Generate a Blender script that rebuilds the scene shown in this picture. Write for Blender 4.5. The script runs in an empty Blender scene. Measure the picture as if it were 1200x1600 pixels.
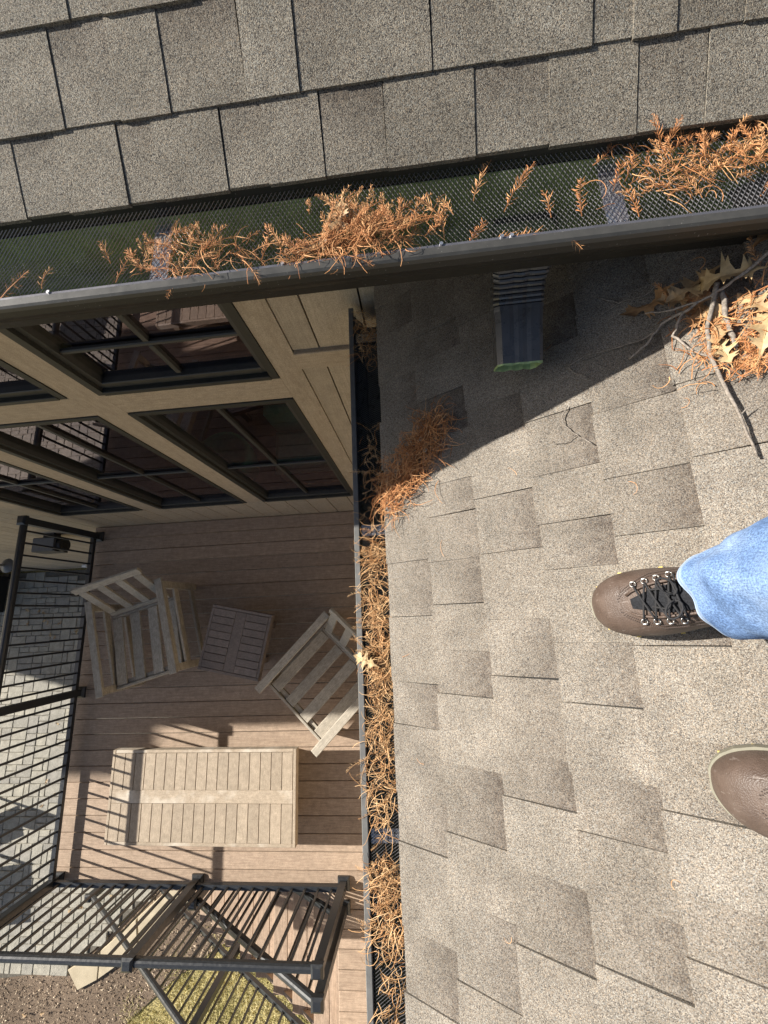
import bpy, math, random
from mathutils import Matrix, Vector, Euler
R = math.radians
scene = bpy.context.scene
col = scene.collection

# ------------------------------------------------------------------ camera
cd = bpy.data.cameras.new('camera'); cam = bpy.data.objects.new('camera', cd); col.objects.link(cam)
cd.sensor_fit = 'VERTICAL'; cd.sensor_height = 36.0; cd.lens = 36.0 * 640.485 / 1600.0
cd.clip_start = 0.02; cd.clip_end = 2000
_rot = Matrix.Rotation(-0.043057, 3, 'Z') @ Matrix.Rotation(0.102181, 3, 'Y') @ Matrix.Rotation(0.228724, 3, 'X')
cam.matrix_world = Matrix.Translation((0, 0, 4.2584)) @ _rot.to_4x4()
scene.camera = cam
scene.render.resolution_x = 768; scene.render.resolution_y = 1024

# ------------------------------------------------------------------ sky and sun
SUN = Vector((-1.74, 0.43, 1.0)).normalized()          # towards the sun
w = bpy.data.worlds.new('World'); scene.world = w; w.use_nodes = True
nt = w.node_tree; bg = nt.nodes['Background']
sky = nt.nodes.new('ShaderNodeTexSky'); sky.sky_type = 'NISHITA'; sky.sun_disc = False
sky.dust_density = 2.0; sky.ozone_density = .8; sky.sun_elevation = math.asin(SUN.z); sky.sun_rotation = math.atan2(SUN.x, SUN.y)
nt.links.new(sky.outputs[0], bg.inputs[0]); bg.inputs[1].default_value = 0.061
sl = bpy.data.lights.new('sun', 'SUN'); sl.energy = 5.0; sl.angle = R(0.53); sl.color = (1.0, 0.945, 0.86)
so = bpy.data.objects.new('sun', sl); col.objects.link(so)
so.rotation_euler = SUN.to_track_quat('Z', 'Y').to_euler(); so.location = (-10, 3, 12)
vs = scene.view_settings
vs.view_transform = 'Standard'; vs.look = 'None'; vs.gamma = 1.0; vs.exposure = 1.0; vs.use_curve_mapping = False

# ------------------------------------------------------------------ materials
MATS = {}
class NT:
    """tiny node-tree helper"""
    def __init__(s, name):
        s.m = bpy.data.materials.new(name); s.m.use_nodes = True
        s.t = s.m.node_tree; s.b = s.t.nodes['Principled BSDF']; s.out = s.t.nodes['Material Output']
        MATS[name] = s.m
    def n(s, kind, **kw):
        nd = s.t.nodes.new('ShaderNode' + kind)
        for k, v in kw.items():
            if k.startswith('i_'):
                key = k[2:]; key = int(key) if key.isdigit() else key.replace('_', ' ')
                nd.inputs[key].default_value = v
            else: setattr(nd, k, v)
        return nd
    def l(s, a, b): s.t.links.new(a, b)
    def coords(s, scale=(1, 1, 1), rand=True, kind='Object'):
        tc = s.n('TexCoord'); v = tc.outputs[kind]
        if rand:
            oi = s.n('ObjectInfo'); mul = s.n('Math', operation='MULTIPLY'); mul.inputs[1].default_value = 37.0
            s.l(oi.outputs['Random'], mul.inputs[0])
            ad = s.n('VectorMath', operation='ADD'); s.l(v, ad.inputs[0]); s.l(mul.outputs[0], ad.inputs[1]); v = ad.outputs[0]
        mp = s.n('Mapping'); mp.inputs['Scale'].default_value = scale; s.l(v, mp.inputs['Vector'])
        return mp.outputs[0]
    def noise(s, vec, scale, detail=3, rough=.55, dist=0):
        nd = s.n('TexNoise'); nd.inputs['Scale'].default_value = scale; nd.inputs['Detail'].default_value = detail
        nd.inputs['Roughness'].default_value = rough; nd.inputs['Distortion'].default_value = dist
        s.l(vec, nd.inputs['Vector']); return nd.outputs['Fac']
    def voro(s, vec, scale, feature='F1'):
        nd = s.n('TexVoronoi', feature=feature); nd.inputs['Scale'].default_value = scale; s.l(vec, nd.inputs['Vector']); return nd
    def ramp(s, fac, stops, interp='LINEAR'):
        nd = s.n('ValToRGB'); cr = nd.color_ramp; cr.interpolation = interp
        while len(cr.elements) < len(stops): cr.elements.new(.5)
        for e, (p, c) in zip(cr.elements, stops):
            e.position = p; e.color = (c, c, c, 1) if isinstance(c, (int, float)) else (*c, 1)
        s.l(fac, nd.inputs[0]); return nd.outputs[0]
    def mix(s, fac, a, b, blend='MIX'):
        nd = s.n('Mix', data_type='RGBA', blend_type=blend)
        for sock, v in ((nd.inputs[0], fac), (nd.inputs[6], a), (nd.inputs[7], b)):
            if isinstance(v, (int, float)): sock.default_value = v
            elif isinstance(v, tuple): sock.default_value = (*v, 1)
            else: s.l(v, sock)
        return nd.outputs[2]
    def math(s, op, a, b=0):
        nd = s.n('Math', operation=op)
        for i, v in enumerate((a, b)):
            if isinstance(v, (int, float)): nd.inputs[i].default_value = v
            else: s.l(v, nd.inputs[i])
        return nd.outputs[0]
    def rnd(s, lo, hi):
        oi = s.n('ObjectInfo'); mr = s.n('MapRange'); s.l(oi.outputs['Random'], mr.inputs[0])
        mr.inputs[3].default_value = lo; mr.inputs[4].default_value = hi; return mr.outputs[0]
    def bump(s, h, strength=.3, dist=.002):
        nd = s.n('Bump'); nd.inputs['Strength'].default_value = strength; nd.inputs['Distance'].default_value = dist
        s.l(h, nd.inputs['Height']); s.l(nd.outputs[0], s.b.inputs['Normal'])
    def fin(s, color, rough=.6, metal=0, spec=.5):
        if isinstance(color, tuple): s.b.inputs['Base Color'].default_value = (*color, 1)
        else: s.l(color, s.b.inputs['Base Color'])
        if isinstance(rough, (int, float)): s.b.inputs['Roughness'].default_value = rough
        else: s.l(rough, s.b.inputs['Roughness'])
        s.b.inputs['Metallic'].default_value = metal; s.b.inputs['Specular IOR Level'].default_value = spec
        return s.m

def shingle_mat(name, light, mid, dark, fadecol):
    t = NT(name); v = t.coords((1, 1, 1), rand=False)
    vo = t.voro(v, 760); sep = t.n('SeparateColor'); t.l(vo.outputs['Color'], sep.inputs[0])
    base = t.ramp(sep.outputs[0], [(0, dark), (.13, dark), (.3, mid), (.62, mid), (.8, light), (.97, light), (1.0, tuple(min(1, c * 1.35) for c in light))])
    hue = t.ramp(sep.outputs[1], [(0, (1.08, .96, .84)), (.25, (1.0, 1.0, 1.0)), (.8, (1, 1, 1)), (1, (.86, .97, 1.1))])
    c = t.mix(1.0, base, hue, 'MULTIPLY')
    big = t.noise(v, 9, 5, .65); c = t.mix(1.0, c, t.ramp(big, [(.3, .80), (.7, 1.13)]), 'MULTIPLY')
    st = t.noise(t.coords((1, 1, 1), rand=False), 2.3, 4, .7); c = t.mix(1.0, c, t.ramp(st, [(.35, .90), (.65, 1.07)]), 'MULTIPLY')
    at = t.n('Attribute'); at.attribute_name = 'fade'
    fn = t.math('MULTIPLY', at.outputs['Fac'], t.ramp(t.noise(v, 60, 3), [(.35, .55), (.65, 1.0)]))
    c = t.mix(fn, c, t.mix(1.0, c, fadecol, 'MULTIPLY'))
    c = t.mix(1.0, c, t.ramp(t.rnd(0, 1), [(0, (.91, .90, .89)), (.5, (1, .99, .98)), (1, (1.06, 1.06, 1.06))]), 'MULTIPLY')
    h = t.math('ADD', t.math('MULTIPLY', vo.outputs['Distance'], -1.0), t.math('MULTIPLY', sep.outputs[2], .5))
    t.bump(h, .6, .0011)
    return t.fin(c, .9, 0, .25)
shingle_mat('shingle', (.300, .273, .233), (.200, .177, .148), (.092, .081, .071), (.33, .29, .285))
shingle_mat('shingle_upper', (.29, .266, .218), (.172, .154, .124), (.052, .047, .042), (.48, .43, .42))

def wood_mat(name, c0, c1, grain, rough=.8, spec=.25, rnd=(.9, 1.08), mott=.5, bump=.25, dirt=None):
    t = NT(name); v = t.coords(grain); v2 = t.coords((1, 1, 1))
    g = t.noise(v, 6, 6, .62, .4)
    c = t.ramp(g, [(.3, c0), (.68, c1)])
    c = t.mix(mott, c, t.mix(1.0, c, t.ramp(t.noise(v2, 22, 5, .7), [(.35, .7), (.65, 1.22)]), 'MULTIPLY'))
    f = t.noise(v2, 260, 2, .6); c = t.mix(.35, c, t.mix(1.0, c, t.ramp(f, [(.4, .55), (.6, 1.35)]), 'MULTIPLY'))
    if dirt: c = t.mix(t.ramp(t.noise(v2, 3.1, 4, .6), [(.5, 0.), (.72, .8)]), c, dirt)
    c = t.mix(1.0, c, t.ramp(t.rnd(0, 1), [(0, rnd[0]), (1, rnd[1])]), 'MULTIPLY')
    t.bump(t.math('ADD', g, t.math('MULTIPLY', f, .4)), bump, .002)
    return t.fin(c, rough, 0, spec)
DK0, DK1 = (.285, .207, .15), (.46, .35, .26)
wood_mat('deck_x', DK0, DK1, (1.2, 26, 26), .75, .3)
wood_mat('deck_y', DK0, DK1, (26, 1.2, 26), .75, .3)
F0, F1 = (.30, .265, .21), (.54, .485, .40)
wood_mat('furniture_x', F0, F1, (2, 40, 40), .85)
wood_mat('furniture_y', F0, F1, (40, 2, 40), .85)
wood_mat('table_brown', (.19, .15, .13), (.30, .25, .215), (30, 6, 30), .8)
wood_mat('table_tan', (.34, .275, .205), (.45, .37, .28), (30, 4, 30), .8)
wood_mat('table_tan_x', (.34, .275, .205), (.45, .37, .28), (4, 30, 30), .8, dirt=(.72, .67, .58))
wood_mat('trim', (.385, .305, .215), (.48, .39, .285), (14, 14, 1.6), .7, .3, (.97, 1.03), .3)
wood_mat('trim_x', (.385, .305, .215), (.48, .39, .285), (1.6, 14, 14), .7, .3, (.97, 1.03), .3)
wood_mat('siding', (.385, .315, .23), (.48, .40, .30), (30, 30, 1.2), .75, .25, (.93, 1.05), .35, .6)
wood_mat('twig', (.13, .11, .09), (.33, .29, .25), (40, 40, 40), .9)

def paint(name, c, rough=.4, metal=0, spec=.5, dust=.0, var=.15, scale=40):
    t = NT(name); v = t.coords((1, 1, 1))
    n = t.noise(v, scale, 4, .6); k = t.ramp(n, [(.3, 1 - var), (.7, 1 + var)])
    cc = t.mix(1.0, c, k, 'MULTIPLY')
    if dust: cc = t.mix(t.ramp(t.noise(v, 330, 2, .5), [(.70, 0.), (.78, dust)]), cc, (.45, .43, .4))
    r = t.ramp(n, [(.3, max(0, rough - .08)), (.7, rough + .1)])
    return t.fin(cc, r, metal, spec)
paint('gutter_dark', (.024, .022, .018), .5, 0, .3, .55)
paint('downspout_paint', (.060, .060, .063), .30, 0, .6, .4)
paint('gutter_lip_skylit', (.052, .051, .047), .45, 0, .45, .4)  # trough paint lightened for sky reflection on the lip, plus dust specks
paint('gutter_grey', (.15, .15, .145), .6, 0, .3, .4)
paint('liner_dark', (.06, .072, .042), .6)
paint('gutter_green', (.23, .275, .115), .55, 0, .4, .25, .3, 30)
paint('outlet_green', (.25, .35, .16), .6)
paint('mesh_black', (.19, .185, .20), .30, .6, .7)
paint('aluminium', (.62, .62, .63), .3, .85)
paint('rail_black', (.022, .024, .027), .36, 0, .6, 0, .1)
paint('window_dark', (.044, .042, .034), .5, 0, .3, .2)
paint('sash', (.055, .053, .046), .4, 0, .4)
paint('black_plastic', (.014, .014, .015), .5)
paint('lamp_grey', (.12, .125, .13), .45)
paint('white_box', (.7, .7, .68), .5)
paint('interior_dark', (.05, .045, .04), .8)
paint('interior_floor', (.085, .045, .028), .45)
paint('green_fabric', (.22, .46, .20), .9)
paint('green_band', (.26, .44, .32), .85)
paint('paper', (.5, .42, .25), .8)
paint('felt', (.02, .02, .02), .95)
paint('fascia', (.17, .13, .09), .8)
paint('shadow_chimney_brick', (.25, .11, .07), .9)

def litter(name, cols):
    t = NT(name); v = t.coords((1, 1, 1))
    at = t.n('Attribute'); at.attribute_name = 'tint'
    c = t.ramp(at.outputs['Fac'], cols)
    c = t.mix(1.0, c, t.ramp(t.noise(v, 120, 3), [(.3, .75), (.7, 1.2)]), 'MULTIPLY')
    t.fin(c, .75, 0, .3)
litter('needle', [(0, (.19, .066, .024)), (.45, (.42, .175, .064)), (1, (.62, .36, .17))])
litter('needle_gold', [(0, (.24, .10, .036)), (.4, (.50, .27, .115)), (1, (.70, .48, .26))])
def leafmat(name, a, b):
    t = NT(name); v = t.coords((1, 1, 1)); n = t.noise(v, 28, 5, .65)
    c = t.ramp(n, [(.32, a), (.66, b)])
    c = t.mix(1.0, c, t.ramp(t.noise(v, 190, 2), [(.3, .85), (.7, 1.1)]), 'MULTIPLY')
    t.bump(n, .3, .002); t.fin(c, .6, 0, .35)
leafmat('leaf_tan', (.27, .17, .085), (.45, .31, .165))
leafmat('leaf_pale', (.34, .235, .115), (.54, .40, .22))
leafmat('leaf_brown', (.22, .12, .055), (.42, .25, .12))
leafmat('seed', (.20, .15, .10), (.45, .36, .26))

def paver_mat():
    t = NT('paver'); v = t.coords((1, 1, 1)); n = t.noise(v, 9, 6, .65)
    c = t.ramp(n, [(.28, (.26, .25, .218)), (.72, (.41, .395, .345))])
    c = t.mix(1.0, c, t.ramp(t.noise(v, 70, 4, .7), [(.32, .78), (.68, 1.16)]), 'MULTIPLY')
    c = t.mix(1.0, c, t.ramp(t.rnd(0, 1), [(0, (.86, .85, .86)), (.5, (1, .985, .95)), (1, (1.12, 1.09, 1.03))]), 'MULTIPLY')
    t.bump(t.noise(v, 35, 6, .7), .6, .012); t.fin(c, .85, 0, .3)
paver_mat()
def soil(name, stops, sc):
    t = NT(name); v = t.coords((1, 1, 1), rand=False); n = t.noise(v, sc, 6, .7); t.bump(n, .6, .02)
    c = t.mix(1.0, t.ramp(n, stops), t.ramp(t.noise(v, .9, 3), [(.3, .8), (.7, 1.15)]), 'MULTIPLY'); t.fin(c, .95, 0, .1)
soil('joint_sand', [(.3, (.10, .09, .075)), (.7, (.19, .175, .145))], 40)
soil('mulch_soil', [(.3, (.10, .075, .055)), (.7, (.27, .205, .15))], 60)
soil('lawn', [(.3, (.22, .19, .09)), (.55, (.40, .34, .16)), (.75, (.50, .43, .24))], 25)
litter('mulch', [(0, (.12, .085, .06)), (.4, (.34, .25, .17)), (1, (.75, .62, .45))])
litter('grass', [(0, (.22, .21, .06)), (.4, (.55, .48, .20)), (1, (.80, .70, .42))])
def slab_mat():
    t = NT('sandstone'); v = t.coords((1, 1, 1)); n = t.noise(v, 5, 5, .6)
    c = t.ramp(n, [(.3, (.40, .34, .24)), (.7, (.50, .43, .31))]); t.bump(t.noise(v, 40, 5), .3, .006); t.fin(c, .85, 0, .2)
slab_mat()
def glass_mat():
    t = NT('window_glass'); t.t.nodes.remove(t.b)
    tr = t.n('BsdfTransparent'); tr.inputs[0].default_value = (.80, .86, .82, 1)
    gl = t.n('BsdfGlossy'); gl.inputs['Roughness'].default_value = .004; gl.inputs[0].default_value = (1.0, .88, .93, 1)
    fr = t.n('Fresnel'); fr.inputs[0].default_value = 2.6
    v = t.coords((1, 1, 1)); bp = t.n('Bump'); bp.inputs['Strength'].default_value = .03; bp.inputs['Distance'].default_value = .01
    t.l(t.noise(v, 3, 1), bp.inputs['Height']); t.l(bp.outputs[0], gl.inputs['Normal'])
    mx = t.n('MixShader'); t.l(fr.outputs[0], mx.inputs[0]); t.l(tr.outputs[0], mx.inputs[1]); t.l(gl.outputs[0], mx.inputs[2])
    t.l(mx.outputs[0], t.out.inputs[0])
glass_mat()
def denim():
    t = NT('denim'); v = t.coords((1, 1, 1)); tc = t.n('TexCoord')
    wv = t.noise(t.coords((900, 900, 60)), 1, 2, .6)
    f = t.noise(v, 420, 2, .6); big = t.noise(v, 14, 4, .6)
    c = t.ramp(big, [(.28, (.072, .130, .265)), (.5, (.125, .205, .375)), (.75, (.21, .30, .47))])
    c = t.mix(.8, c, t.mix(1.0, c, t.ramp(f, [(.35, .55), (.65, 1.45)]), 'MULTIPLY'))
    c = t.mix(.8, c, t.mix(1.0, c, t.ramp(wv, [(.3, .7), (.7, 1.2)]), 'MULTIPLY'))
    at = t.n('Attribute'); at.attribute_name = 'fade'
    c = t.mix(at.outputs['Fac'], c, (.50, .62, .80))
    t.bump(t.math('ADD', f, t.math('MULTIPLY', wv, .5)), .5, .0012); t.fin(c, .9, 0, .15)
denim()
def leather():
    t = NT('leather'); v = t.coords((1, 1, 1)); n = t.noise(v, 30, 5, .6); vo = t.voro(v, 520)
    c = t.ramp(n, [(.3, (.058, .038, .029)), (.7, (.100, .070, .055))])
    c = t.mix(t.ramp(t.noise(v, 10, 3), [(.5, 0.), (.75, .35)]), c, (.16, .135, .12))
    cr = t.noise(t.coords((55, 9, 30)), 1.6, 3, .6); sc = t.ramp(t.noise(t.coords((8, 60, 20)), 3, 3, .6), [(.62, 0.), (.70, .5)])
    c = t.mix(sc, c, (.22, .185, .165))
    c = t.mix(t.ramp(t.noise(v, 260, 2), [(.72, 0.), (.78, .6)]), c, (.30, .28, .25))
    t.bump(t.math('ADD', t.math('ADD', vo.outputs['Distance'], t.math('MULTIPLY', n, .6)), t.math('MULTIPLY', cr, 1.8)), .30, .0018)
    t.fin(c, t.ramp(n, [(.3, .46), (.7, .62)]), 0, .45)
leather()
paint('stitch', (.05, .035, .03), .8); paint('sole_rubber', (.20, .19, .145), .75); paint('sole_dark', (.10, .10, .095), .8)
paint('lug_yellow', (.55, .42, .12), .7); paint('lace', (.02, .02, .022), .9); paint('tongue', (.018, .019, .022), .95, 0, .2, 0, .5, 400)
paint('hook_metal', (.42, .41, .39), .38, .9)

# ------------------------------------------------------------------ mesh helpers
class MB:
    def __init__(s): s.v = []; s.f = []; s.a = []
    def add(s, vs_, fs, a=None):
        o = len(s.v); s.v += [tuple(p) for p in vs_]; s.f += [tuple(i + o for i in f) for f in fs]
        s.a += (a if isinstance(a, list) else [a or 0.0] * len(vs_)); return s
    def box(s, x0, x1, y0, y1, z0, z1, ch=0.0, a=0.0):
        if x0 > x1: x0, x1 = x1, x0
        if y0 > y1: y0, y1 = y1, y0
        if z0 > z1: z0, z1 = z1, z0
        c = min(ch, (x1 - x0) * .4, (y1 - y0) * .4, (z1 - z0) * .4)
        if c <= 0:
            return s.add([(x0, y0, z0), (x1, y0, z0), (x1, y1, z0), (x0, y1, z0), (x0, y0, z1), (x1, y0, z1), (x1, y1, z1), (x0, y1, z1)],
                         [(3, 2, 1, 0), (4, 5, 6, 7), (0, 1, 5, 4), (1, 2, 6, 5), (2, 3, 7, 6), (3, 0, 4, 7)], a)
        L = [(x0 + c, y0 + c, z0), (x1 - c, y0 + c, z0), (x1 - c, y1 - c, z0), (x0 + c, y1 - c, z0),
             (x0, y0, z0 + c), (x1, y0, z0 + c), (x1, y1, z0 + c), (x0, y1, z0 + c),
             (x0, y0, z1 - c), (x1, y0, z1 - c), (x1, y1, z1 - c), (x0, y1, z1 - c),
             (x0 + c, y0 + c, z1), (x1 - c, y0 + c, z1), (x1 - c, y1 - c, z1), (x0 + c, y1 - c, z1)]
        F = [(3, 2, 1, 0), (12, 13, 14, 15)]
        for k in range(3):
            for i in range(4): j = (i + 1) % 4; F.append((k * 4 + i, k * 4 + j, k * 4 + 4 + j, k * 4 + 4 + i))
        return s.add(L, F, a)
    def obox(s, c, ex, ey, ez, hx, hy, hz, a=0.0):
        """box about c with axes ex,ey,ez and half sizes"""
        c, ex, ey, ez = Vector(c), Vector(ex), Vector(ey), Vector(ez)
        P = [c + ex * (i * hx) + ey * (j * hy) + ez * (k * hz) for k in (-1, 1) for (i, j) in ((-1, -1), (1, -1), (1, 1), (-1, 1))]
        return s.add(P, [(3, 2, 1, 0), (4, 5, 6, 7), (0, 1, 5, 4), (1, 2, 6, 5), (2, 3, 7, 6), (3, 0, 4, 7)], a)
    def bar(s, p, q, w, h, up=(0, 0, 1)):
        p, q = Vector(p), Vector(q); d = (q - p); L = d.length; d.normalize(); up = Vector(up)
        sx = d.cross(up).normalized(); uz = sx.cross(d)
        return s.obox((p + q) / 2, d, sx, uz, L / 2, w / 2, h / 2)
    def tube(s, pts, r, n=6, a=0.0, caps=True):
        pts = [Vector(p) for p in pts]; m = len(pts); rs = r if isinstance(r, (list, tuple)) else [r] * m
        V = []; up = Vector((0.13, 0.21, 1)).normalized()
        for i, p in enumerate(pts):
            d = (pts[min(i + 1, m - 1)] - pts[max(i - 1, 0)])
            if d.length < 1e-9: d = Vector((1, 0, 0))
            d.normalize(); sx = d.cross(up)
            if sx.length < .05: sx = d.cross(Vector((1, 0, 0)))
            sx.normalize(); sy = sx.cross(d)
            for k in range(n):
                t = 2 * math.pi * k / n; V.append(p + sx * (rs[i] * math.cos(t)) + sy * (rs[i] * math.sin(t)))
        F = [(i * n + k, i * n + (k + 1) % n, (i + 1) * n + (k + 1) % n, (i + 1) * n + k) for i in range(m - 1) for k in range(n)]
        if caps: F += [tuple(reversed(range(n))), tuple(range((m - 1) * n, m * n))]
        return s.add(V, F, a)
    def loft(s, rings, closed=True, cap0=True, cap1=True, a=None):
        n = len(rings[0]); V = [p for r in rings for p in r]; m = len(rings); e = n if closed else n - 1
        F = [(i * n + k, i * n + (k + 1) % n, (i + 1) * n + (k + 1) % n, (i + 1) * n + k) for i in range(m - 1) for k in range(e)]
        if cap0: F.append(tuple(reversed(range(n))))
        if cap1: F.append(tuple(range((m - 1) * n, m * n)))
        return s.add(V, F, a)
    def prism(s, outline, z0, z1):
        return s.loft([[(x, y, z0) for x, y in outline], [(x, y, z1) for x, y in outline]])
    def disc(s, c, r, z0, z1, n=24): return s.prism([(c[0] + r * math.cos(2 * math.pi * k / n), c[1] + r * math.sin(2 * math.pi * k / n)) for k in range(n)], z0, z1)
    def xform(s, m): s.v = [tuple(m @ Vector(p)) for p in s.v]; return s
    def mesh(s, name, mat, attr=None, smooth=False):
        me = bpy.data.meshes.new(name); me.from_pydata(s.v, [], s.f); me.update()
        me.materials.append(MATS[mat])
        if attr:
            at = me.attributes.new(attr, 'FLOAT', 'POINT'); at.data.foreach_set('value', s.a)
        if smooth: me.polygons.foreach_set('use_smooth', [True] * len(me.polygons))
        return me
    def build(s, name, mat, parent=None, attr=None, smooth=False):
        return link(name, s.mesh(name, mat, attr, smooth), parent)
def link(name, me, parent=None):
    o = bpy.data.objects.new(name, me); col.objects.link(o)
    if parent: o.parent = parent
    return o
def tag(o, label=None, cat=None, group=None, kind=None):
    for k, v in (('label', label), ('category', cat), ('group', group), ('kind', kind)):
        if v: o[k] = v
    return o
def empty(name, loc=(0, 0, 0), rz=0, label=None, cat=None, group=None):
    o = bpy.data.objects.new(name, None); col.objects.link(o); o.location = loc; o.rotation_euler = (0, 0, rz); o.empty_display_size = .1
    return tag(o, label, cat, group)
def copy_tree(o, parent=None):
    c = o.copy(); col.objects.link(c); c.parent = parent
    for ch in list(o.children): copy_tree(ch, c)
    return c

# ================================================================== SETTING: ground, patio, mulch, lawn
GZ = -3.12
MB().add([(-400, -400, GZ - .07), (400, -400, GZ - .07), (400, 400, GZ - .07), (-400, 400, GZ - .07)], [(0, 1, 2, 3)]).build('ground', 'lawn')['kind'] = 'structure'
rng = random.Random(5)
# patio outline (world XY on the ground): a curved outer edge towards the garden
PATIO = [(-14, 1.0), (-14, -5.6), (-8.2, -5.53), (-7.1, -5.46), (-6.5, -5.38), (-6.0, -5.3), (-5.6, -5.05), (-5.1, -4.6), (-4.6, -4.2), (-4.1, -3.9), (-2.0, -3.4), (1.0, -3.2), (1.0, 1.0)]
pb = MB(); pb.prism(PATIO, GZ - .062, GZ - .02); patio = pb.build('patio', 'joint_sand'); patio['kind'] = 'structure'
def inside(x, y, poly):
    c = False; n = len(poly)
    for i in range(n):
        (x1, y1), (x2, y2) = poly[i], poly[(i + 1) % n]
        if (y1 > y) != (y2 > y) and x < (x2 - x1) * (y - y1) / (y2 - y1) + x1: c = not c
    return c
# pavers: greedy packing of three stone sizes on a 0.1 m grid
G = .1; gx0, gy0 = -11.0, -5.6; NX, NY = 115, 67
used = [[False] * NY for _ in range(NX)]; near = []; far = MB(); pcache = {}
def paver_bm(wx, wy, seed):
    r = random.Random(seed); hx, hy = wx * G / 2 - .003, wy * G / 2 - .003; b = .008
    j = lambda: r.uniform(-.004, .004)
    out = [(-hx + j(), -hy + j()), (0, -hy + j()), (hx + j(), -hy + j()), (hx + j(), 0), (hx + j(), hy + j()), (0, hy + j()), (-hx + j(), hy + j()), (-hx + j(), 0)]
    m = MB(); top = [(x * (1 - b / hx), y * (1 - b / hy), .02 + r.uniform(-.002, .002)) for x, y in out]
    m.loft([[(x, y, -.04) for x, y in out], [(x, y, .010) for x, y in out], top], cap0=False)
    return m
for i in range(NX):
    for j in range(NY):
        if used[i][j]: continue
        opts = [(2, 2), (2, 3), (3, 2), (2, 1), (1, 2), (2, 2), (3, 2)]; rng.shuffle(opts); opts.append((1, 1))
        for (a, b) in opts:
            if i + a <= NX and j + b <= NY and not any(used[i + p][j + q_] for p in range(a) for q_ in range(b)): break
        for p in range(a):
            for q_ in range(b): used[i + p][j + q_] = True
        cx, cy = gx0 + (i + a / 2) * G, gy0 + (j + b / 2) * G
        if not inside(cx, cy, PATIO) or cy > .95: continue
        vis = (-8.35 < cx < -6.35 and -4.0 < cy < .95) or (cy < -3.9 and -7.2 < cx < -4.0)
        dz = rng.uniform(-.003, .003); sd = rng.randrange(4)
        if vis and len(near) < 300: near.append((a, b, sd, cx, cy, dz))
        else: m = paver_bm(a, b, sd); m.xform(Matrix.Translation((cx, cy, GZ - .02 + dz))); far.add(m.v, m.f)
for a, b, sd, cx, cy, dz in near:
    if (a, b, sd) not in pcache: pcache[(a, b, sd)] = paver_bm(a, b, sd).mesh('paver', 'paver')
    o = link('paver', pcache[(a, b, sd)], patio); o.location = (cx, cy, GZ - .02 + dz)
far.build('far_pavers', 'paver', patio)['kind'] = 'stuff'
# mulch bed and lawn
BED = [(-9, -5.45), (-9, -7.5), (-5.9, -6.9), (-4.95, -5.95), (-4.3, -5.45), (-3.6, -5.0), (-3.0, -4.7), (-2.2, -4.2), (-1.5, -3.8), (-1.5, -3.0), (-4.2, -3.6)]
mb = MB().prism(BED, GZ - .068, GZ - .045).build('mulch_bed', 'mulch_soil'); mb['kind'] = 'structure'
ch = MB(); rng = random.Random(8)
while len(ch.f) < 16000:
    x, y = rng.uniform(-7.6, -2.0), rng.uniform(-6.7, -3.6)
    if not inside(x, y, BED) or inside(x, y, PATIO): continue
    L, W = rng.uniform(.008, .030), rng.uniform(.004, .011); c = Vector((x, y, GZ - .04 + rng.uniform(0, .02)))
    e = Euler((rng.uniform(-.7, .7), rng.uniform(-.7, .7), rng.uniform(0, 6.3))).to_matrix()
    t = rng.random() ** 1.6
    P = [c + e @ Vector(p) for p in ((-L, 0, 0), (0, -W, .002), (L, 0, 0), (0, W, .002), (0, 0, .007))]
    ch.add(P, [(0, 1, 4), (1, 2, 4), (2, 3, 4), (3, 0, 4)], t)
tag(ch.build('wood_chips', 'mulch', None, 'tint'), 'dark brown wood chip mulch between the patio and the lawn', 'mulch', kind='stuff')
gr = MB(); rng = random.Random(9)
while len(gr.f) < 60000:
    x, y = rng.uniform(-6.4, -.9), rng.uniform(-6.9, -3.9)
    ragged = .25 * math.sin(x * 7 + y * 3) + rng.gauss(0, .16)
    if inside(x, y + ragged, BED) or inside(x, y, PATIO): continue
    h = rng.uniform(.025, .07); a = rng.uniform(0, 6.3); ww = .0035
    lx, ly = rng.gauss(0, .5) * h, rng.gauss(0, .5) * h; z = GZ - .07
    dx, dy = math.cos(a) * ww, math.sin(a) * ww
    t = min(1, max(0, rng.gauss(.45 + .25 * math.sin(x * 5) * math.cos(y * 6), .25)))
    gr.add([(x - dx, y - dy, z), (x + dx, y + dy, z), (x + lx * .5 + dx * .8, y + ly * .5 + dy * .8, z + h * .7), (x + lx * .5 - dx * .8, y + ly * .5 - dy * .8, z + h * .7), (x + lx * 1.5, y + ly * 1.5, z + h * .9)],
           [(0, 1, 2, 3), (3, 2, 4)], t)
tag(gr.build('lawn_grass', 'grass', None, 'tint'), 'short straw coloured and green lawn grass below the stairs', 'grass', kind='stuff')
# flagstones at the foot of the stairs
def slab(pts, label):
    cx = sum(p[0] for p in pts) / len(pts); cy = sum(p[1] for p in pts) / len(pts)
    o = [(x - cx, y - cy) for x, y in pts]; i = [(x * .97, y * .97) for x, y in o]
    m = MB(); m.loft([[(x, y, 0) for x, y in o], [(x, y, .05) for x, y in o], [(x, y, .058) for x, y in i]])
    b = m.build('stone_slab', 'sandstone'); b.location = (cx, cy, GZ - .05); tag(b, label, 'stone slab', 'tan slabs at the stair foot')
slab([(-6.00, -5.31), (-5.80, -5.56), (-5.49, -5.42), (-5.49, -5.06)], 'tan stone slab with a pointed end, farthest from the stairs')
slab([(-5.475, -5.05), (-5.475, -5.41), (-5.13, -5.20), (-4.86, -4.98), (-4.92, -4.62)], 'tan stone slab next to the pointed one at the stair foot')
slab([(-4.84, -4.97), (-4.90, -4.60), (-4.50, -4.28), (-4.20, -4.48)], 'tan stone slab seen between the stair balusters')
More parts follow.
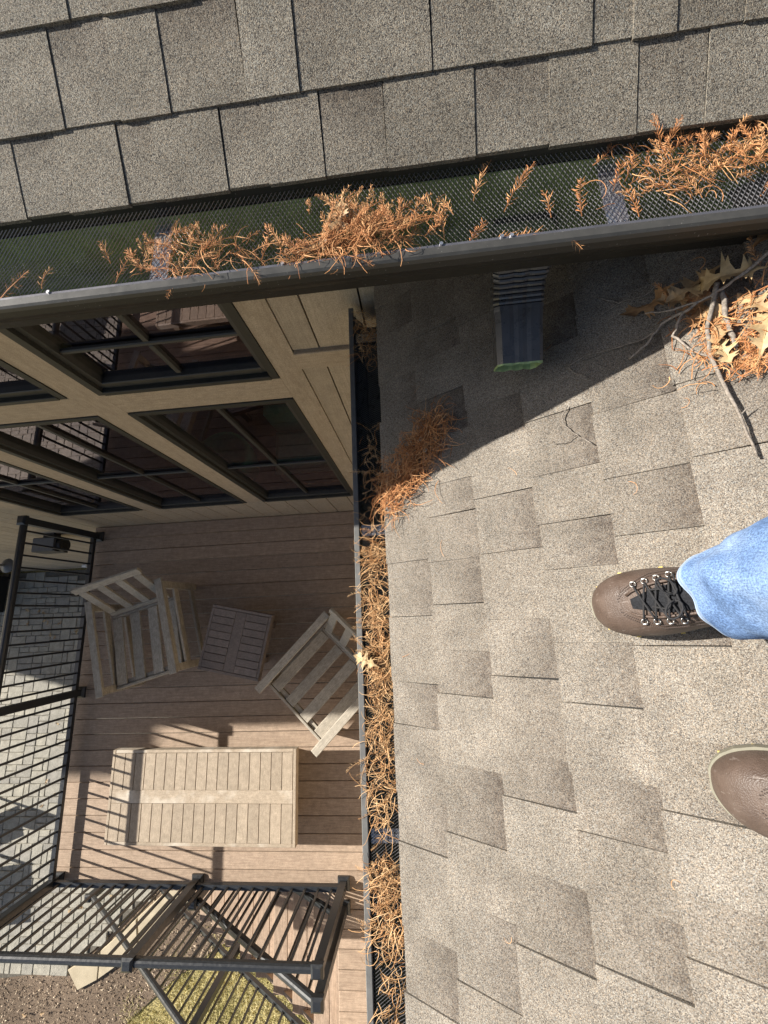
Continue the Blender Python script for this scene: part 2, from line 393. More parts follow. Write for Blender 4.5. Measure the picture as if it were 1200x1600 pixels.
slab([(-4.18, -4.46), (-4.46, -4.26), (-4.05, -3.98), (-3.75, -4.12)], 'tan stone slab nearest the stair posts')

# ================================================================== HOUSE
WY = 1.052
house = empty('house', (0, WY, GZ), 0, 'tan house with dark framed windows and shingled roofs above the deck', 'house')
def H(m, name, mat, parent=house, **kw):
    off = Vector((0, WY, GZ)) if parent is house else None
    if off is not None: m.v = [(x - 0, y - WY, z - GZ) for x, y, z in m.v]
    return m.build(name, mat, parent, **kw)
def HB(name, mat, *b, ch=.003): return H(MB().box(*b, ch=ch), name, mat)
XL, XR = -15.5, 4.0
TRIM = [(-.600, -.485), (-1.650, -1.490), (-2.710, -2.540), (-3.770, -3.593)]
COLS = [(-1.490, -.600), (-2.540, -1.650), (-3.593, -2.710)]
ROWS = [(.600, 2.440), (2.625, 3.50)]
# structural wall behind the cladding, in pieces round the openings
wb = MB()
wb.box(XL, XR, WY + .03, WY + .15, GZ - .1, .57); wb.box(XL, -3.60, WY + .03, WY + .15, .57, 3.9); wb.box(-.595, XR, WY + .03, WY + .15, .57, 3.9)
wb.box(-3.60, -.595, WY + .03, WY + .15, 3.5, 3.9)
wb.box(-3.60, -.595, WY + .03, WY + .15, 2.45, 2.615)
for a, b in TRIM[1:3]: wb.box(a + .01, b - .01, WY + .03, WY + .15, .57, 2.45); wb.box(a + .01, b - .01, WY + .03, WY + .15, 2.615, 3.5)
H(wb, 'wall', 'interior_dark')
for a, b in TRIM: HB('trim_board', 'trim', a, b, WY, WY + .028, .602, 3.6)
for a, b in COLS: HB('trim_board', 'trim_x', a + .001, b - .001, WY, WY + .028, 2.442, 2.623)
PL = .203; k = 0; x = -.487
while x > -9.3:
    x0 = x - PL; HB('siding_plank', 'siding', x0 + .0045, x - .0045, WY + .004, WY + .029, GZ - .08, .585, ch=.004); x = x0
HB('siding_plank', 'siding', -15.5, x - .003, WY + .004, WY + .029, GZ - .08, 3.6)
for (x0, x1) in ((-.482, -.374), (-.367, -.168), (-.161, .04)):
    HB('siding_plank', 'siding', x0, x1, WY + .006, WY + .029, 2.802, 3.62, ch=.003); HB('siding_plank', 'siding', x0, x1, WY + .006, WY + .029, -.05, 2.688, ch=.003)
x = -3.773
while x > -9.3: HB('siding_plank', 'siding', x - PL + .003, x - .003, WY + .006, WY + .029, .588, 3.6, ch=.004); x -= PL
HB('band_board', 'trim_x', -.483, .3, WY - .012, WY + .026, 2.690, 2.800)
HB('skirt_board', 'trim_x', -9.3, -3.78, WY - .010, WY + .003, GZ - .06, GZ + .05)
# windows
for ri, (z0, z1) in enumerate(ROWS):
    for ci, (x0, x1) in enumerate(COLS):
        win = empty('window'); win.parent = house; win.location = ((x0 + x1) / 2, 0, z0 - GZ)
        W, Hh = x1 - x0, z1 - z0; h = W / 2
        def wp(name, mat, *b, ch=.003): return MB().box(*b, ch=ch).build(name, mat, win)
        f = .038
        wp('frame', 'window_dark', -h + .002, -h + f, -.006, .10, .002, Hh - .002); wp('frame', 'window_dark', h - f, h - .002, -.006, .10, .002, Hh - .002)
        wp('frame', 'window_dark', -h + f, h - f, -.010, .10, .002, f * .8); wp('frame', 'window_dark', -h + f, h - f, -.005, .10, Hh - f, Hh - .003)
        s0, s1 = f, f + .028
        wp('sash', 'sash', -h + s0, -h + s1, .016, .07, f * .8, Hh - f); wp('sash', 'sash', h - s1, h - s0, .016, .07, f * .8, Hh - f)
        wp('sash', 'sash', -h + s1, h - s1, .014, .071, f * .8, f * .8 + .04); wp('sash', 'sash', -h + s1, h - s1, .018, .069, Hh - f - .038, Hh - f)
        zm = (1.46 if ri == 0 else 2.91) - z0
        wp('muntin', 'sash', -.011, .011, .026, .046, f * .8 + .04, zm - .011, ch=.005); wp('muntin', 'sash', -.011, .011, .026, .046, zm + .011, Hh - f - .038, ch=.005)
        wp('muntin', 'sash', -h + s1, h - s1, .024, .046, zm - .011, zm + .011, ch=.005)
        MB().add([(-h + s1, .047, f * .8 + .04), (h - s1, .047, f * .8 + .04), (h - s1, .047, Hh - f - .038), (-h + s1, .047, Hh - f - .038)], [(0, 1, 2, 3)]).build('pane', 'window_glass', win)
# room behind the windows
H(MB().box(XL, XR, WY + .15, 5.0, -.12, -.02), 'interior_floor', 'interior_floor')
H(MB().box(XL, XR, 5.0, 5.1, -.12, 3.9), 'interior_wall', 'interior_dark'); H(MB().box(XL, XR, WY + .15, 5.0, 3.55, 3.6), 'interior_ceiling', 'interior_dark')
H(MB().box(XL, XL + .1, WY + .15, 5.0, GZ, 3.55), 'end_wall', 'siding')
# eave soffit and fascia, unseen chimney at the far end added to shade the deck
H(MB().box(XL, XR, .722, WY + .004, 3.602, 3.618), 'soffit', 'fascia'); H(MB().box(XL, XR, .714, .722, 3.590, 3.725), 'fascia_board', 'gutter_dark')
H(MB().box(-15.0, -13.2, 1.08, 2.2, 3.6, 6.0, .01), 'shadow_chimney', 'shadow_chimney_brick')  # guessed stack out of view, shaped for its shadow on the deck
# room under the lower roof
H(MB().box(.62, 4.0, -6.0, WY, GZ, 3.05), 'porch_wall', 'siding')

# ------------------------------------------------------------------ roofs
def piece(m, u0, u1, v0, v1, lo, hi, base, axis, fade=(0, 0), tilt=0.0):
    """a thin wedge of shingle: lo/hi = top height at the butt and at the top"""
    P = []
    us = (u0, u0 + (u1 - u0) * .45, u1)
    A = []
    for wv in (0, 1):
        for iu, u in enumerate(us):
            tt = (u - u0) / (u1 - u0)
            for v in (v0 + tilt * (u - u0), v1 + tilt * (u - u0)):
                z = base if not wv else lo + (hi - lo) * tt
                P.append((u, v, z) if axis == 'u' else (v, u, z)); A.append(fade[0] if iu == 0 else fade[1] if iu == 2 else fade[0] + (fade[1] - fade[0]) * .26)
    F = [(6, 7, 9, 8), (8, 9, 11, 10), (0, 1, 7, 6), (5, 4, 10, 11), (2, 0, 6, 8), (4, 2, 8, 10), (1, 3, 9, 7), (3, 5, 11, 9)]
    F = [tuple(reversed(f)) for f in F] if axis == 'u' else F
    m.add(P, F, A)
def roof(name, M4, edges, v0, v1, axis, mat, wid, seed, slab_u, step, fadeamt):
    base = MB()
    if axis == 'u': base.box(.004, slab_u, v0, v1, -.10, -.004)
    else: base.box(v0, v1, .004, slab_u, -.10, -.004)
    rf = base.build(name, 'felt', house); rf.matrix_basis = Matrix.Translation((0, -WY, -GZ)) @ M4
    r = random.Random(seed)
    for c in range(len(edges) - 1):
        u0, u1 = edges[c], edges[c + 1]; v = v0 + r.uniform(-.1, 0); tooth = r.random() < .5
        while v < v1:
            wv = r.uniform(*wid) * (1.1 if tooth else .95); ve = min(v + wv, v1 + .05)
            wob = r.uniform(-.0015, .0015); tl = r.uniform(-.012, .012)
            m = MB(); lift = r.uniform(0, .0008)
            fa = fadeamt * r.uniform(.6, 1.0) if not tooth else (fadeamt * .55 * r.random() if r.random() < .25 else 0)
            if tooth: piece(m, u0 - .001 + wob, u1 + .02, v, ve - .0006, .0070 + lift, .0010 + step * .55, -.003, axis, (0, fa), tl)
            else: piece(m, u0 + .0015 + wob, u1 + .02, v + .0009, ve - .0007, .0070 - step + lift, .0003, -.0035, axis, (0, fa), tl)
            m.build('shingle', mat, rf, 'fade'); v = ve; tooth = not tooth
    return rf
EX, EZ = -.0985, 3.2084 - .0985 * .66667
M_low = Matrix.Translation((EX, 0, EZ - .006)) @ Matrix.Rotation(-R(33.69), 4, 'Y')
cl = math.cos(R(33.69)); e0 = EX / cl
EDG = [0] + [s_ - e0 for s_ in (.018, .158, .299, .438, .577, .716, .857, .998, 1.139, 1.28)]
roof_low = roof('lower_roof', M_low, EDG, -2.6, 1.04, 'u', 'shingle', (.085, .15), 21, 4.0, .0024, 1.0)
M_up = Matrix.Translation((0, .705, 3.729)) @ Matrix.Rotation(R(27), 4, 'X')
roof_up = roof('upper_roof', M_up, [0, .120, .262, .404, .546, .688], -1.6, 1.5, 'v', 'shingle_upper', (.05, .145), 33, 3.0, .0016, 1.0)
# plain continuation of the courses outside the detailed stretch
m = MB(); m.box(XL, -1.6, 0, 3.0, -.1, .004); m.box(1.5, XR, 0, 3.0, -.1, .004); m.box(-1.6, 1.5, .70, 3.0, -.004, .005); m.build('shingle_field', 'shingle_upper', roof_up, 'fade')
m = MB(); m.box(0, 4.0, -6, -2.6, -.1, .004); m.box(1.41, 4.0, -2.6, 1.04, -.004, .005); m.build('shingle_field', 'shingle', roof_low, 'fade')
H(MB().box(-.084, -.066, -6, 1.04, 2.90, 3.115), 'fascia_board', 'gutter_dark'); H(MB().box(-.066, .62, -6, 1.04, 2.93, 2.945), 'soffit', 'fascia')
def on_low(x, y, h=0.0): return Vector((x - .5547 * h, y, 3.2084 + .66667 * x + .8321 * h))

# ================================================================== GUTTERS
def sheet(path, a0, a1, axis, thick):
    """extrude an open profile path (list of (p,z)) along an axis as a thin double sheet; thick may be signed"""
    m = MB(); n = len(path)
    off = []
    for i in range(n):
        p0, p1 = Vector(path[max(i - 1, 0)]), Vector(path[min(i + 1, n - 1)]); d = (p1 - p0).normalized(); nn = Vector((-d.y, d.x)); off.append(Vector(path[i]) + nn * thick)
    ring = list(path) + [tuple(p) for p in reversed(off)]
    def P(p, a): return (a, p[0], p[1]) if axis == 'x' else (p[0], a, p[1])
    m.loft([[P(p, a0) for p in ring], [P(p, a1) for p in ring]]); return m
def mesh_guard(a0, a1, p0, p1, zf, axis, sp, wdt, th, slope):
    """expanded metal: two crossing families of thin strands; p = across, a = along"""
    m = MB(); span = p1 - p0; run = span * slope; a = a0 - run; z = zf
    def P(al, t, dz): return (al, p0 + span * t, z(t) + dz) if axis == 'x' else (p0 + span * t, al, z(t) + dz)
    while a < a1 + run:
        for sgn in (1, -1):
            s0, s1 = (a, a + run * sgn)
            pts = []
            # clip to a0..a1
            t0, t1 = 0.0, 1.0
            f = lambda t: s0 + (s1 - s0) * t
            for lim, s_ in ((a0, 1), (a1, -1)):
                pa, pb_ = (f(t0) - lim) * s_, (f(t1) - lim) * s_
                if pa < 0 and pb_ < 0: t0 = t1 = 0; break
                if pa < 0: t0 = t0 + (t1 - t0) * (-pa) / (pb_ - pa)
                elif pb_ < 0: t1 = t0 + (t1 - t0) * pa / (pa - pb_)
            if t1 - t0 < .02: continue
            dz = .0004 * sgn; hw = wdt / 2
            for e, (u, v) in enumerate(((t0, (t0 + t1) / 2), ((t0 + t1) / 2, t1))):
                V = []
                for t in (u, v):
                    for (da, dh) in ((-hw, 0), (0, th), (hw, 0)): V.append(P(f(t) + da, t, dz + dh))
                m.add(V, [(0, 1, 4, 3), (1, 2, 5, 4), (2, 0, 3, 5)])
        a += sp
    return m
def gutter_thing(name, loc, label): return empty(name, loc, 0, label, 'gutter')
# upper gutter (runs along X)
gu = gutter_thing('rain_gutter', (0, .62, 3.60), 'long dark bronze gutter under the upper roof edge, covered with black mesh')
def loc_(m, o): m.v = [(x - o[0], y - o[1], z - o[2]) for x, y, z in m.v]; return m
prof = [(.557, 3.702), (.557, 3.711), (.5545, 3.7135), (.5425, 3.7135), (.540, 3.711), (.540, 3.690), (.548, 3.684), (.556, 3.668), (.577, 3.640), (.594, 3.622), (.600, 3.600), (.711, 3.600), (.711, 3.728)]
OU = (0, .62, 3.60)
loc_(sheet(prof, XL, 3.0, 'x', .0012), OU).build('trough', 'gutter_dark', gu)
loc_(sheet([(.5575, 3.7118), (.5550, 3.7142), (.5422, 3.7142), (.5393, 3.7112), (.5393, 3.7035)], XL, 3.0, 'x', -.0005), OU).build('lip', 'gutter_lip_skylit', gu)  # overlay on the trough's own lip, carries the painted sky brightness
inn = [(.560, 3.690), (.560, 3.670), (.580, 3.643), (.598, 3.624), (.604, 3.6035), (.7085, 3.6035), (.7085, 3.70)]
loc_(sheet(inn, XL + .01, 2.99, 'x', .0008), OU).build('liner', 'gutter_green', gu)
zu = lambda t: 3.7055 + .012 * t - .008 * math.sin(math.pi * t)
tag(loc_(mesh_guard(-1.15, 1.05, .553, .735, zu, 'x', .0080, .0011, .0011, .62), OU).build('mesh_guard', 'mesh_black', gu), kind='stuff')
loc_(MB().box(-1.15, 1.05, .553, .562, 3.7115, 3.7122), OU).build('mesh_rim', 'mesh_black', gu)
def hanger_u(x):
    m = MB(); n = 8
    for i in range(n):
        t0, t1 = i / n, (i + 1) / n
        for off in (-.010, 0.010):
            m.obox((x + off, .56 + .145 * (t0 + t1) / 2, 3.690 - .004 * math.sin(math.pi * t0)), (1, 0, 0), (0, 1, 0), (0, 0, 1), .0065, .0091, .0012)
    m.box(x - .004, x + .004, .56, .705, 3.684, 3.688)
    loc_(m, OU).build('hanger', 'aluminium', gu)
for x in (-.435, .345, -1.2, 1.1): hanger_u(x)
m = MB()
for x in (-.62, -.2, .06, .155, .17, .6): m.disc((x, .562), .0032, 3.712, 3.7145, 8)
loc_(m, OU).build('screw_heads', 'aluminium', gu)['kind'] = 'stuff'
# lower gutter (runs along Y)
OL = (-.15, 0, 2.93)
gl_ = gutter_thing('rain_gutter', OL, 'narrow gutter beside the lower roof, littered with brown needles')
prof = [(-.190, 3.030), (-.190, 3.039), (-.192, 3.041), (-.2055, 3.041), (-.207, 3.039), (-.207, 3.018), (-.200, 3.012), (-.190, 2.985), (-.170, 2.955), (-.165, 2.930), (-.087, 2.930), (-.087, 3.09)]
loc_(sheet(prof, -6.0, 1.03, 'y', .0012), OL).build('trough', 'gutter_grey', gl_)
inn = [(-.188, 3.020), (-.186, 2.987), (-.167, 2.957), (-.161, 2.9335), (-.0895, 2.9335), (-.0895, 3.07)]
loc_(sheet(inn, -5.99, 1.02, 'y', .0008), OL).build('liner', 'liner_dark', gl_)
zl = lambda t: 3.034 + .030 * t - .008 * math.sin(math.pi * t)
tag(loc_(mesh_guard(-1.75, 1.02, -.1915, -.088, zl, 'y', .0074, .0012, .0012, .8), OL).build('mesh_guard', 'mesh_black', gl_), kind='stuff')
loc_(MB().box(-.0895, -.088, -6, 1.02, 2.94, 3.075), OL).build('back_flange', 'gutter_dark', gl_)
def hanger_l(y):
    m = MB()
    for off in (-.012, 0, .012): m.obox((-.137, y + off, 3.018), (1, 0, 0), (0, 1, 0), (0, 0, 1), .05, .0045, .0012)
    for i in range(6): m.obox((-.18 + i * .017, y, 3.021), (1, 0, 0), (0, 1, 0), (0, 0, 1), .003, .017, .0010)
    loc_(m, OL).build('hanger', 'aluminium', gl_)
for y in (.92, .24, -.58, -1.3): hanger_l(y)

# ------------------------------------------------------------------ downspout: corrugated elbow lying towards the lower roof
dsx = .227; OD = (dsx, .60, 3.42)
ds = empty('downspout', OD, 0, 'dark corrugated downspout elbow emptying onto the lower roof', 'downspout')
path = [(.668, 3.615), (.668, 3.590)]
for i in range(1, 11):
    t = i / 10 * R(68); path.append((.668 - .115 * (1 - math.cos(t)), 3.590 - .115 * math.sin(t)))
L0 = Vector(path[-1]); dd = Vector((-math.sin(R(68)), -math.cos(R(68)))); path.append(tuple(L0 + dd * .02)); path.append(tuple(L0 + dd * .105))
def rect_ring(hw, hd, n=6, corr=.0):
    pts = []; r = .010
    def side(a, b, k):
        for i in range(k):
            t = i / k; pts.append((a[0] + (b[0] - a[0]) * t, a[1] + (b[1] - a[1]) * t, t))
    side((-hw, hd - r), (-hw, -hd + r), 2); side((-hw + r * .3, -hd + r * .3), (-hw + r, -hd), 1)
    side((-hw + r, -hd), (hw - r, -hd), 9); side((hw - r, -hd), (hw - r * .3, -hd + r * .3), 1); side((hw, -hd + r), (hw, hd - r), 2)
    side((hw - r * .3, hd - r * .3), (hw - r, hd), 1); side((hw - r, hd), (-hw + r, hd), 9); side((-hw + r, hd), (-hw + r * .3, hd - r * .3), 1)
    out = []
    for k, (x, y, t) in enumerate(pts):
        flute = 0.0
        if abs(abs(y) - hd) < 1e-6 and abs(x) < hw - r - .002: flute = .0025 * (1 if (k % 3) == 1 else 0)
        out.append((x, y - math.copysign(flute, y)))
    return out
rings = []; rin = []
fine = []
for i in range(len(path) - 1):
    p, q_ = Vector(path[i]), Vector(path[i + 1]); nst = 4 if 1 <= i <= 11 else 2
    for s_ in range(nst): fine.append((p.lerp(q_, s_ / nst), i + s_ / nst))
fine.append((Vector(path[-1]), len(path) - 1))
for k, (p, ti) in enumerate(fine):
    a = fine[max(k - 1, 0)][0]; b = fine[min(k + 1, len(fine) - 1)][0]; d = (b - a).normalized(); nn = Vector((-d.y, d.x))   # d in (Y,Z); nn = outer side
    crimp = 1.0 + (.13 * (abs(math.sin(ti * math.pi)) ** .7 - .8) if 4 <= ti <= 10 else 0)
    hw, hd = .051 * (.5 + .5 * crimp) * (1.14 if ti < 3 else 1.0 + .14 * max(0, (6 - ti) / 3) if ti < 6 else 1.0 - .05 * max(0, ti - 10) / 2), .036 * crimp
    ring = []
    for (x, o) in rect_ring(hw, hd): ring.append((x, p.x + nn.x * (-o) - OD[1], p.y + nn.y * (-o) - OD[2]))
    rings.append(ring)
md = MB().loft(rings, cap0=False, cap1=False); md.build('elbow', 'downspout_paint', ds, smooth=False)
def shrink(ring, f):
    cx = sum(p[0] for p in ring) / len(ring); cy = sum(p[1] for p in ring) / len(ring); cz = sum(p[2] for p in ring) / len(ring)
    return [(cx + (p[0] - cx) * f, cy + (p[1] - cy) * f, cz + (p[2] - cz) * f) for p in ring]
e1 = rings[-1]; d3 = Vector((0, dd.x, dd.y))
n_in = [shrink(r_, .965) for r_ in rings[-9:]]
mi = MB().loft(n_in, cap0=False, cap1=False); mi.loft([n_in[-1], e1], cap0=False, cap1=False)
lipring = [tuple(Vector(p) + d3 * (.004 + .0012 * math.sin(k * 1.7))) for k, p in enumerate(shrink(e1, .985))]
mi.loft([e1, lipring, n_in[-1]], cap0=False, cap1=False); mi.build('green_lining', 'outlet_green', ds)
m = MB()
for k in range(22):
    t = .12 + .80 * k / 22; p = L0 + dd * (t * .105); nn = Vector((-dd.y, dd.x)); c = p + nn * .0365
    m.obox((.004, c.x - OD[1], c.y - OD[2]), (1, 0, 0), (0, dd.x, dd.y), (0, nn.x, nn.y), .0016, .0014, .0014)
m.build('seam', 'gutter_dark', ds)

# ================================================================== DECK
PITCH = .1445; DY0 = 1.0536
deck = empty('deck', (-2, -1, -.30), 0, 'brown composite board deck below the windows', 'deck')
def DK(m, name, mat): m.v = [(x + 2, y + 1, z + .30) for x, y, z in m.v]; return m.build(name, mat, deck)
rr = random.Random(4)
for j in range(0, 46):
    ya, yb = DY0 - j * PITCH - .0028, DY0 - (j + 1) * PITCH + .0028
    if j == 0: ya = WY - .004
    x0 = -3.715 if j < 24 else -.960
    DK(MB().box(x0 + rr.uniform(-.002, .002), .61, yb, ya, -.025 + rr.uniform(-.0005, .0005), rr.uniform(-.0008, .0008), .0035), 'deck_board', 'deck_x')
DK(MB().box(-3.70, -3.675, -2.40, 1.04, -.28, -.026), 'rim_joist', 'deck_y'); DK(MB().box(-3.675, -.98, -2.40, -2.375, -.28, -.026), 'rim_joist', 'deck_x')
DK(MB().box(-.985, -.96, -5.5, -2.40, -.28, -.026), 'rim_joist', 'deck_y')
for y in [DY0 - .4 * i - .3 for i in range(16)]: DK(MB().box(-3.67 if y > -2.35 else -.955, .60, y - .02, y + .02, -.25, -.0262), 'joist', 'deck_x')
for x in (-3.6, -2.2, -.9):
    for y in (-2.25,): DK(MB().box(x - .07, x + .07, y - .07, y + .07, GZ - .02, -.28, .005), 'support_post', 'trim')

# ------------------------------------------------------------------ railings
BAL = .0085
def rail_post(parent, x, y, z0, z1, cap=True):
    p = MB().box(x - .032, x + .032, y - .032, y + .032, z0, z1 - .02, .003).build('post', 'rail_black', parent)
    m = MB(); c = [(-.043, -.043), (.043, -.043), (.043, .043), (-.043, .043)]
    m.loft([[(x + a, y + b, z1 - .045) for a, b in c], [(x + a, y + b, z1 - .012) for a, b in c], [(x + a * .62, y + b * .62, z1) for a, b in c]]); m.build('cap', 'rail_black', p)
    m = MB(); m.loft([[(x + a * 1.25, y + b * 1.25, z0 + .001) for a, b in c], [(x + a * 1.25, y + b * 1.25, z0 + .022) for a, b in c], [(x + a * .85, y + b * .85, z0 + .038) for a, b in c]]); m.build('skirt', 'rail_black', p)
def toprail(parent, p, q_):
    p, q_ = Vector(p), Vector(q_); d = (q_ - p).normalized(); s_ = d.cross(Vector((0, 0, 1))).normalized(); u = s_.cross(d)
    prof_ = [(-.026, -.020), (.026, -.020), (.027, .006), (.020, .018), (.008, .023), (-.008, .023), (-.020, .018), (-.027, .006)]
    MB().loft([[e + s_ * a + u * b for a, b in prof_] for e in (p, q_)]).build('top_rail', 'rail_black', parent, smooth=False)
def run(parent, p, q_, z_lo, z_hi, slope_pts=None, spacing=.115):
    """one bay from post centre p to q (x,y,zbase)"""
    p, q_ = Vector(p), Vector(q_); d2 = (q_ - p); L = Vector((d2.x, d2.y)).length; u = d2 / L
    a, b = p + u * .034, q_ - u * .034; up = Vector((0, 0, 1))
    toprail(parent, a + up * z_hi, b + up * z_hi)
    MB().bar(a + up * z_lo, b + up * z_lo, .042, .036).build('bottom_rail', 'rail_black', parent)
    n = max(1, round((L - .064) / spacing) - 0); s_ = (L - .064) / n
    for i in range(n - 0):
        c = a + u * (s_ * (i + .5)); z0, z1 = c.z + z_lo + .016, c.z + z_hi - .018
        MB().box(c.x - BAL, c.x + BAL, c.y - BAL, c.y + BAL, z0, z1).build('baluster', 'rail_black', parent)
RT, RB = .905, .085
r1 = empty('railing', (0, 0, 0), 0, 'black metal railing along the left edge of the deck', 'railing')
LX, FY = -3.655, -2.355
pts = [(LX, .94, 0), (LX, -.705, 0), (LX, FY, 0)]
for x, y, z in pts: rail_post(r1, x, y, 0, .945)
for a, b in zip(pts, pts[1:]): run(r1, a, b, RB, RT)
r2 = empty('railing', (0, 0, 0), 0, 'black metal railing across the front of the deck beside the stairs', 'railing')
pts = [(LX, FY, 0), (-2.262, FY, 0), (-.897, FY, 0)]
for x, y, z in pts[1:]: rail_post(r2, x, y, 0, .945)
for a, b in zip(pts, pts[1:]): run(r2, a, b, RB, RT)
# stairs going down to the left
RISE, RUN = .1835, .2535; NST = 16; SX = -.962; Y0, Y1 = -2.50, -3.60
st = empty('staircase', (-3, -3, GZ), 0, 'composite board staircase descending from the deck to the garden', 'stairs')
def ST(m, name, mat): m.v = [(x + 3, y + 3, z - GZ) for x, y, z in m.v]; return m.build(name, mat, st)
for i in range(1, NST + 1):
    z = -RISE * i; x1 = SX - RUN * (i - 1) + .015; x0 = SX - RUN * i - .012
    xm = (x0 + x1) / 2
    ST(MB().box(xm + .002, x1, Y1, Y0, z - .025, z, .0035), 'tread_board', 'deck_y'); ST(MB().box(x0, xm - .002, Y1, Y0, z - .025, z, .0035), 'tread_board', 'deck_y')
    ST(MB().box(x1 - .030, x1 - .017, Y1 + .045, Y0 - .045, z + .001, z + RISE - .027), 'riser', 'deck_y')
for y in (Y0 - .002, Y1 + .040):
    m = MB(); xe = SX - RUN * NST
    m.loft([[(SX, yy, -.05), (SX, yy, -.42), (xe, yy, -.42 - RISE * NST), (xe, yy, -.05 - RISE * NST - .10)] for yy in (y - .038, y)]); ST(m, 'stringer', 'rim' if 'rim' in MATS else 'deck_x')
ST(MB().box(-1.062, -.962, Y1, Y0, -.0262 - .02, -.0262 + .02), 'landing_edge', 'deck_y') if False else None
SL = RISE / RUN
def stair_rail(y, label):
    rl = empty('stair_railing', (0, 0, 0), 0, label, 'railing')
    xs = [-.897, -2.30, -4.68]
    nz = lambda x: -(SX - x) * SL if x < SX else 0.0
    zs = [0.0, nz(-2.30), nz(-4.68)]
    for x, z in zip(xs, zs): rail_post(rl, x, y, z - (0 if x > -1 else .10), z + .945 + (.0 if x > -1 else .06))
    for i in range(2): run(rl, (xs[i], y, zs[i] + (0.02 if i == 0 else .02)), (xs[i + 1], y, zs[i + 1] + .02), RB + .03, RT)
    return rl
stair_rail(-2.535, 'black sloping stair railing on the deck side of the stairs')
stair_rail(-3.525, 'black sloping stair railing on the garden side of the stairs')

# ================================================================== FURNITURE
def make_chair():
    c = empty('lounge_chair'); W, D, AH = .775, .88, .60
    def p(name, mat, *b, ch=.004): return MB().box(*b, ch=ch).build(name, mat, c)
    for s_ in (-1, 1):
        xo, xi = s_ * W / 2, s_ * (W / 2 - .070)
        p('arm', 'furniture_y', xo, xi, -D / 2, D / 2, AH - .024, AH)
        a, b = s_ * (W / 2 - .004), s_ * (W / 2 - .045)
        p('leg', 'furniture_y', a, b, D / 2 - .075, D / 2 - .012, .0, AH - .025); p('leg', 'furniture_y', a, b, -D / 2 + .03, -D / 2 + .095, .0, AH - .025)
        a2, b2 = s_ * (W / 2 - .008), s_ * (W / 2 - .034)
        p('side_rail', 'furniture_y', a2, b2, -D / 2 + .096, D / 2 - .076, .06, .12); p('side_rail', 'furniture_y', a2, b2, -D / 2 + .096, D / 2 - .076, AH - .075, AH - .026)
        p('side_slat', 'furniture_y', a2, b2, -D / 2 + .096, D / 2 - .076, .33, .40)
    def tilt(m, pivot, ang):
        M4 = Matrix.Translation(pivot) @ Matrix.Rotation(ang, 4, 'X'); m.xform(M4); return m
    sw = W / 2 - .055
    # seat: slats running front to back, front a little higher
    piv = (0, -.25, .325); an = R(5)
    for k in range(4):
        xc = -sw + .055 + k * (2 * sw - .11) / 3
        tilt(MB().box(xc - .050, xc + .050, 0, .64, 0, .020, .004), piv, an).build('seat_slat', 'furniture_y', c)
    tilt(MB().box(-sw, sw, .645, .668, -.055, .022, .004), piv, an).build('front_rail', 'furniture_x', c)
    tilt(MB().box(-sw, sw, -.03, -.005, -.05, .018, .004), piv, an).build('rear_rail', 'furniture_x', c)
    tilt(MB().box(-sw, sw, .60, .64, -.045, -.002, .003), piv, an).build('cross_bar', 'furniture_x', c)
    for s_ in (-1, 1): tilt(MB().box(s_ * sw, s_ * (sw - .022), 0, .64, -.05, -.002, .003), piv, an).build('seat_rail', 'furniture_y', c)
    # reclined back
    piv = (0, -.275, .36); an = R(28); bw = W / 2 - .085; BH = .52
    tilt(MB().box(-bw - .02, bw + .02, -.028, 0, BH - .075, BH, .004), piv, an).build('back_top_rail', 'furniture_x', c)
    tilt(MB().box(-bw, bw, -.026, -.001, 0, .055, .004), piv, an).build('back_bottom_rail', 'furniture_x', c)
    for k in range(4):
        xc = -bw + .036 + k * (2 * bw - .072) / 3
        tilt(MB().box(xc - .036, xc + .036, -.024, -.002, .056, BH - .076, .004), piv, an).build('back_slat', 'furniture_y', c)
    return c
ch1 = make_chair(); ch2 = copy_tree(ch1)
ch1.location = (-2.735, -.142, 0); ch1.rotation_euler = (0, 0, R(-165)); tag(ch1, 'weathered grey slatted lounge chair next to the left railing', 'chair', 'slatted lounge chairs on the deck')
ch2.location = (-.945, -.575, 0); ch2.rotation_euler = (0, 0, R(135)); tag(ch2, 'weathered grey slatted lounge chair half hidden by the gutter', 'chair', 'slatted lounge chairs on the deck')
def slat_table(name, L, Wd, Ht, n, mat, matx, loc, rz, label, tip=.0):
    t = empty(name, loc, rz, label, 'table')
    def p(nm, mt, *b, ch=.003): return MB().box(*b, ch=ch).build(nm, mt, t)
    hx, hy, cw, e = L / 2, Wd / 2, .052, .028
    p('centre_board', matx, -hx + e, hx - e, -cw, cw, Ht - .024, Ht - .0005)
    p('end_rail', mat, -hx, -hx + e - .002, -hy, hy, Ht - .07, Ht); p('end_rail', mat, hx - e + .002, hx, -hy, hy, Ht - .07, Ht)
    s_ = (2 * hx - 2 * e) / n
    for k in range(n):
        a = -hx + e + k * s_
        for (y0, y1) in ((-hy + e, -cw - .0015), (cw + .0015, hy - e)): p('slat', mat, a + .0022, a + s_ - .0022, y0, y1, Ht - .024, Ht + .0008, ch=.0025)
    p('side_rail', matx, -hx + e, hx - e, -hy, -hy + e - .002, Ht - .07, Ht - .001); p('side_rail', matx, -hx + e, hx - e, hy - e + .002, hy, Ht - .07, Ht - .001)
    p('underframe', matx, -hx + e, hx - e, -hy + e, hy - e, Ht - .060, Ht - .034)
    for sx in (-1, 1):
        for sy in (-1, 1): p('leg', mat, sx * (hx - .10), sx * (hx - .16), sy * (hy - .10), sy * (hy - .16), 0, Ht - .071)
    return t
slat_table('side_table', .595, .60, .43, 8, 'table_brown', 'table_brown', (-1.800, -.235, 0), R(-102), 'small dark brown slatted side table between the two chairs')
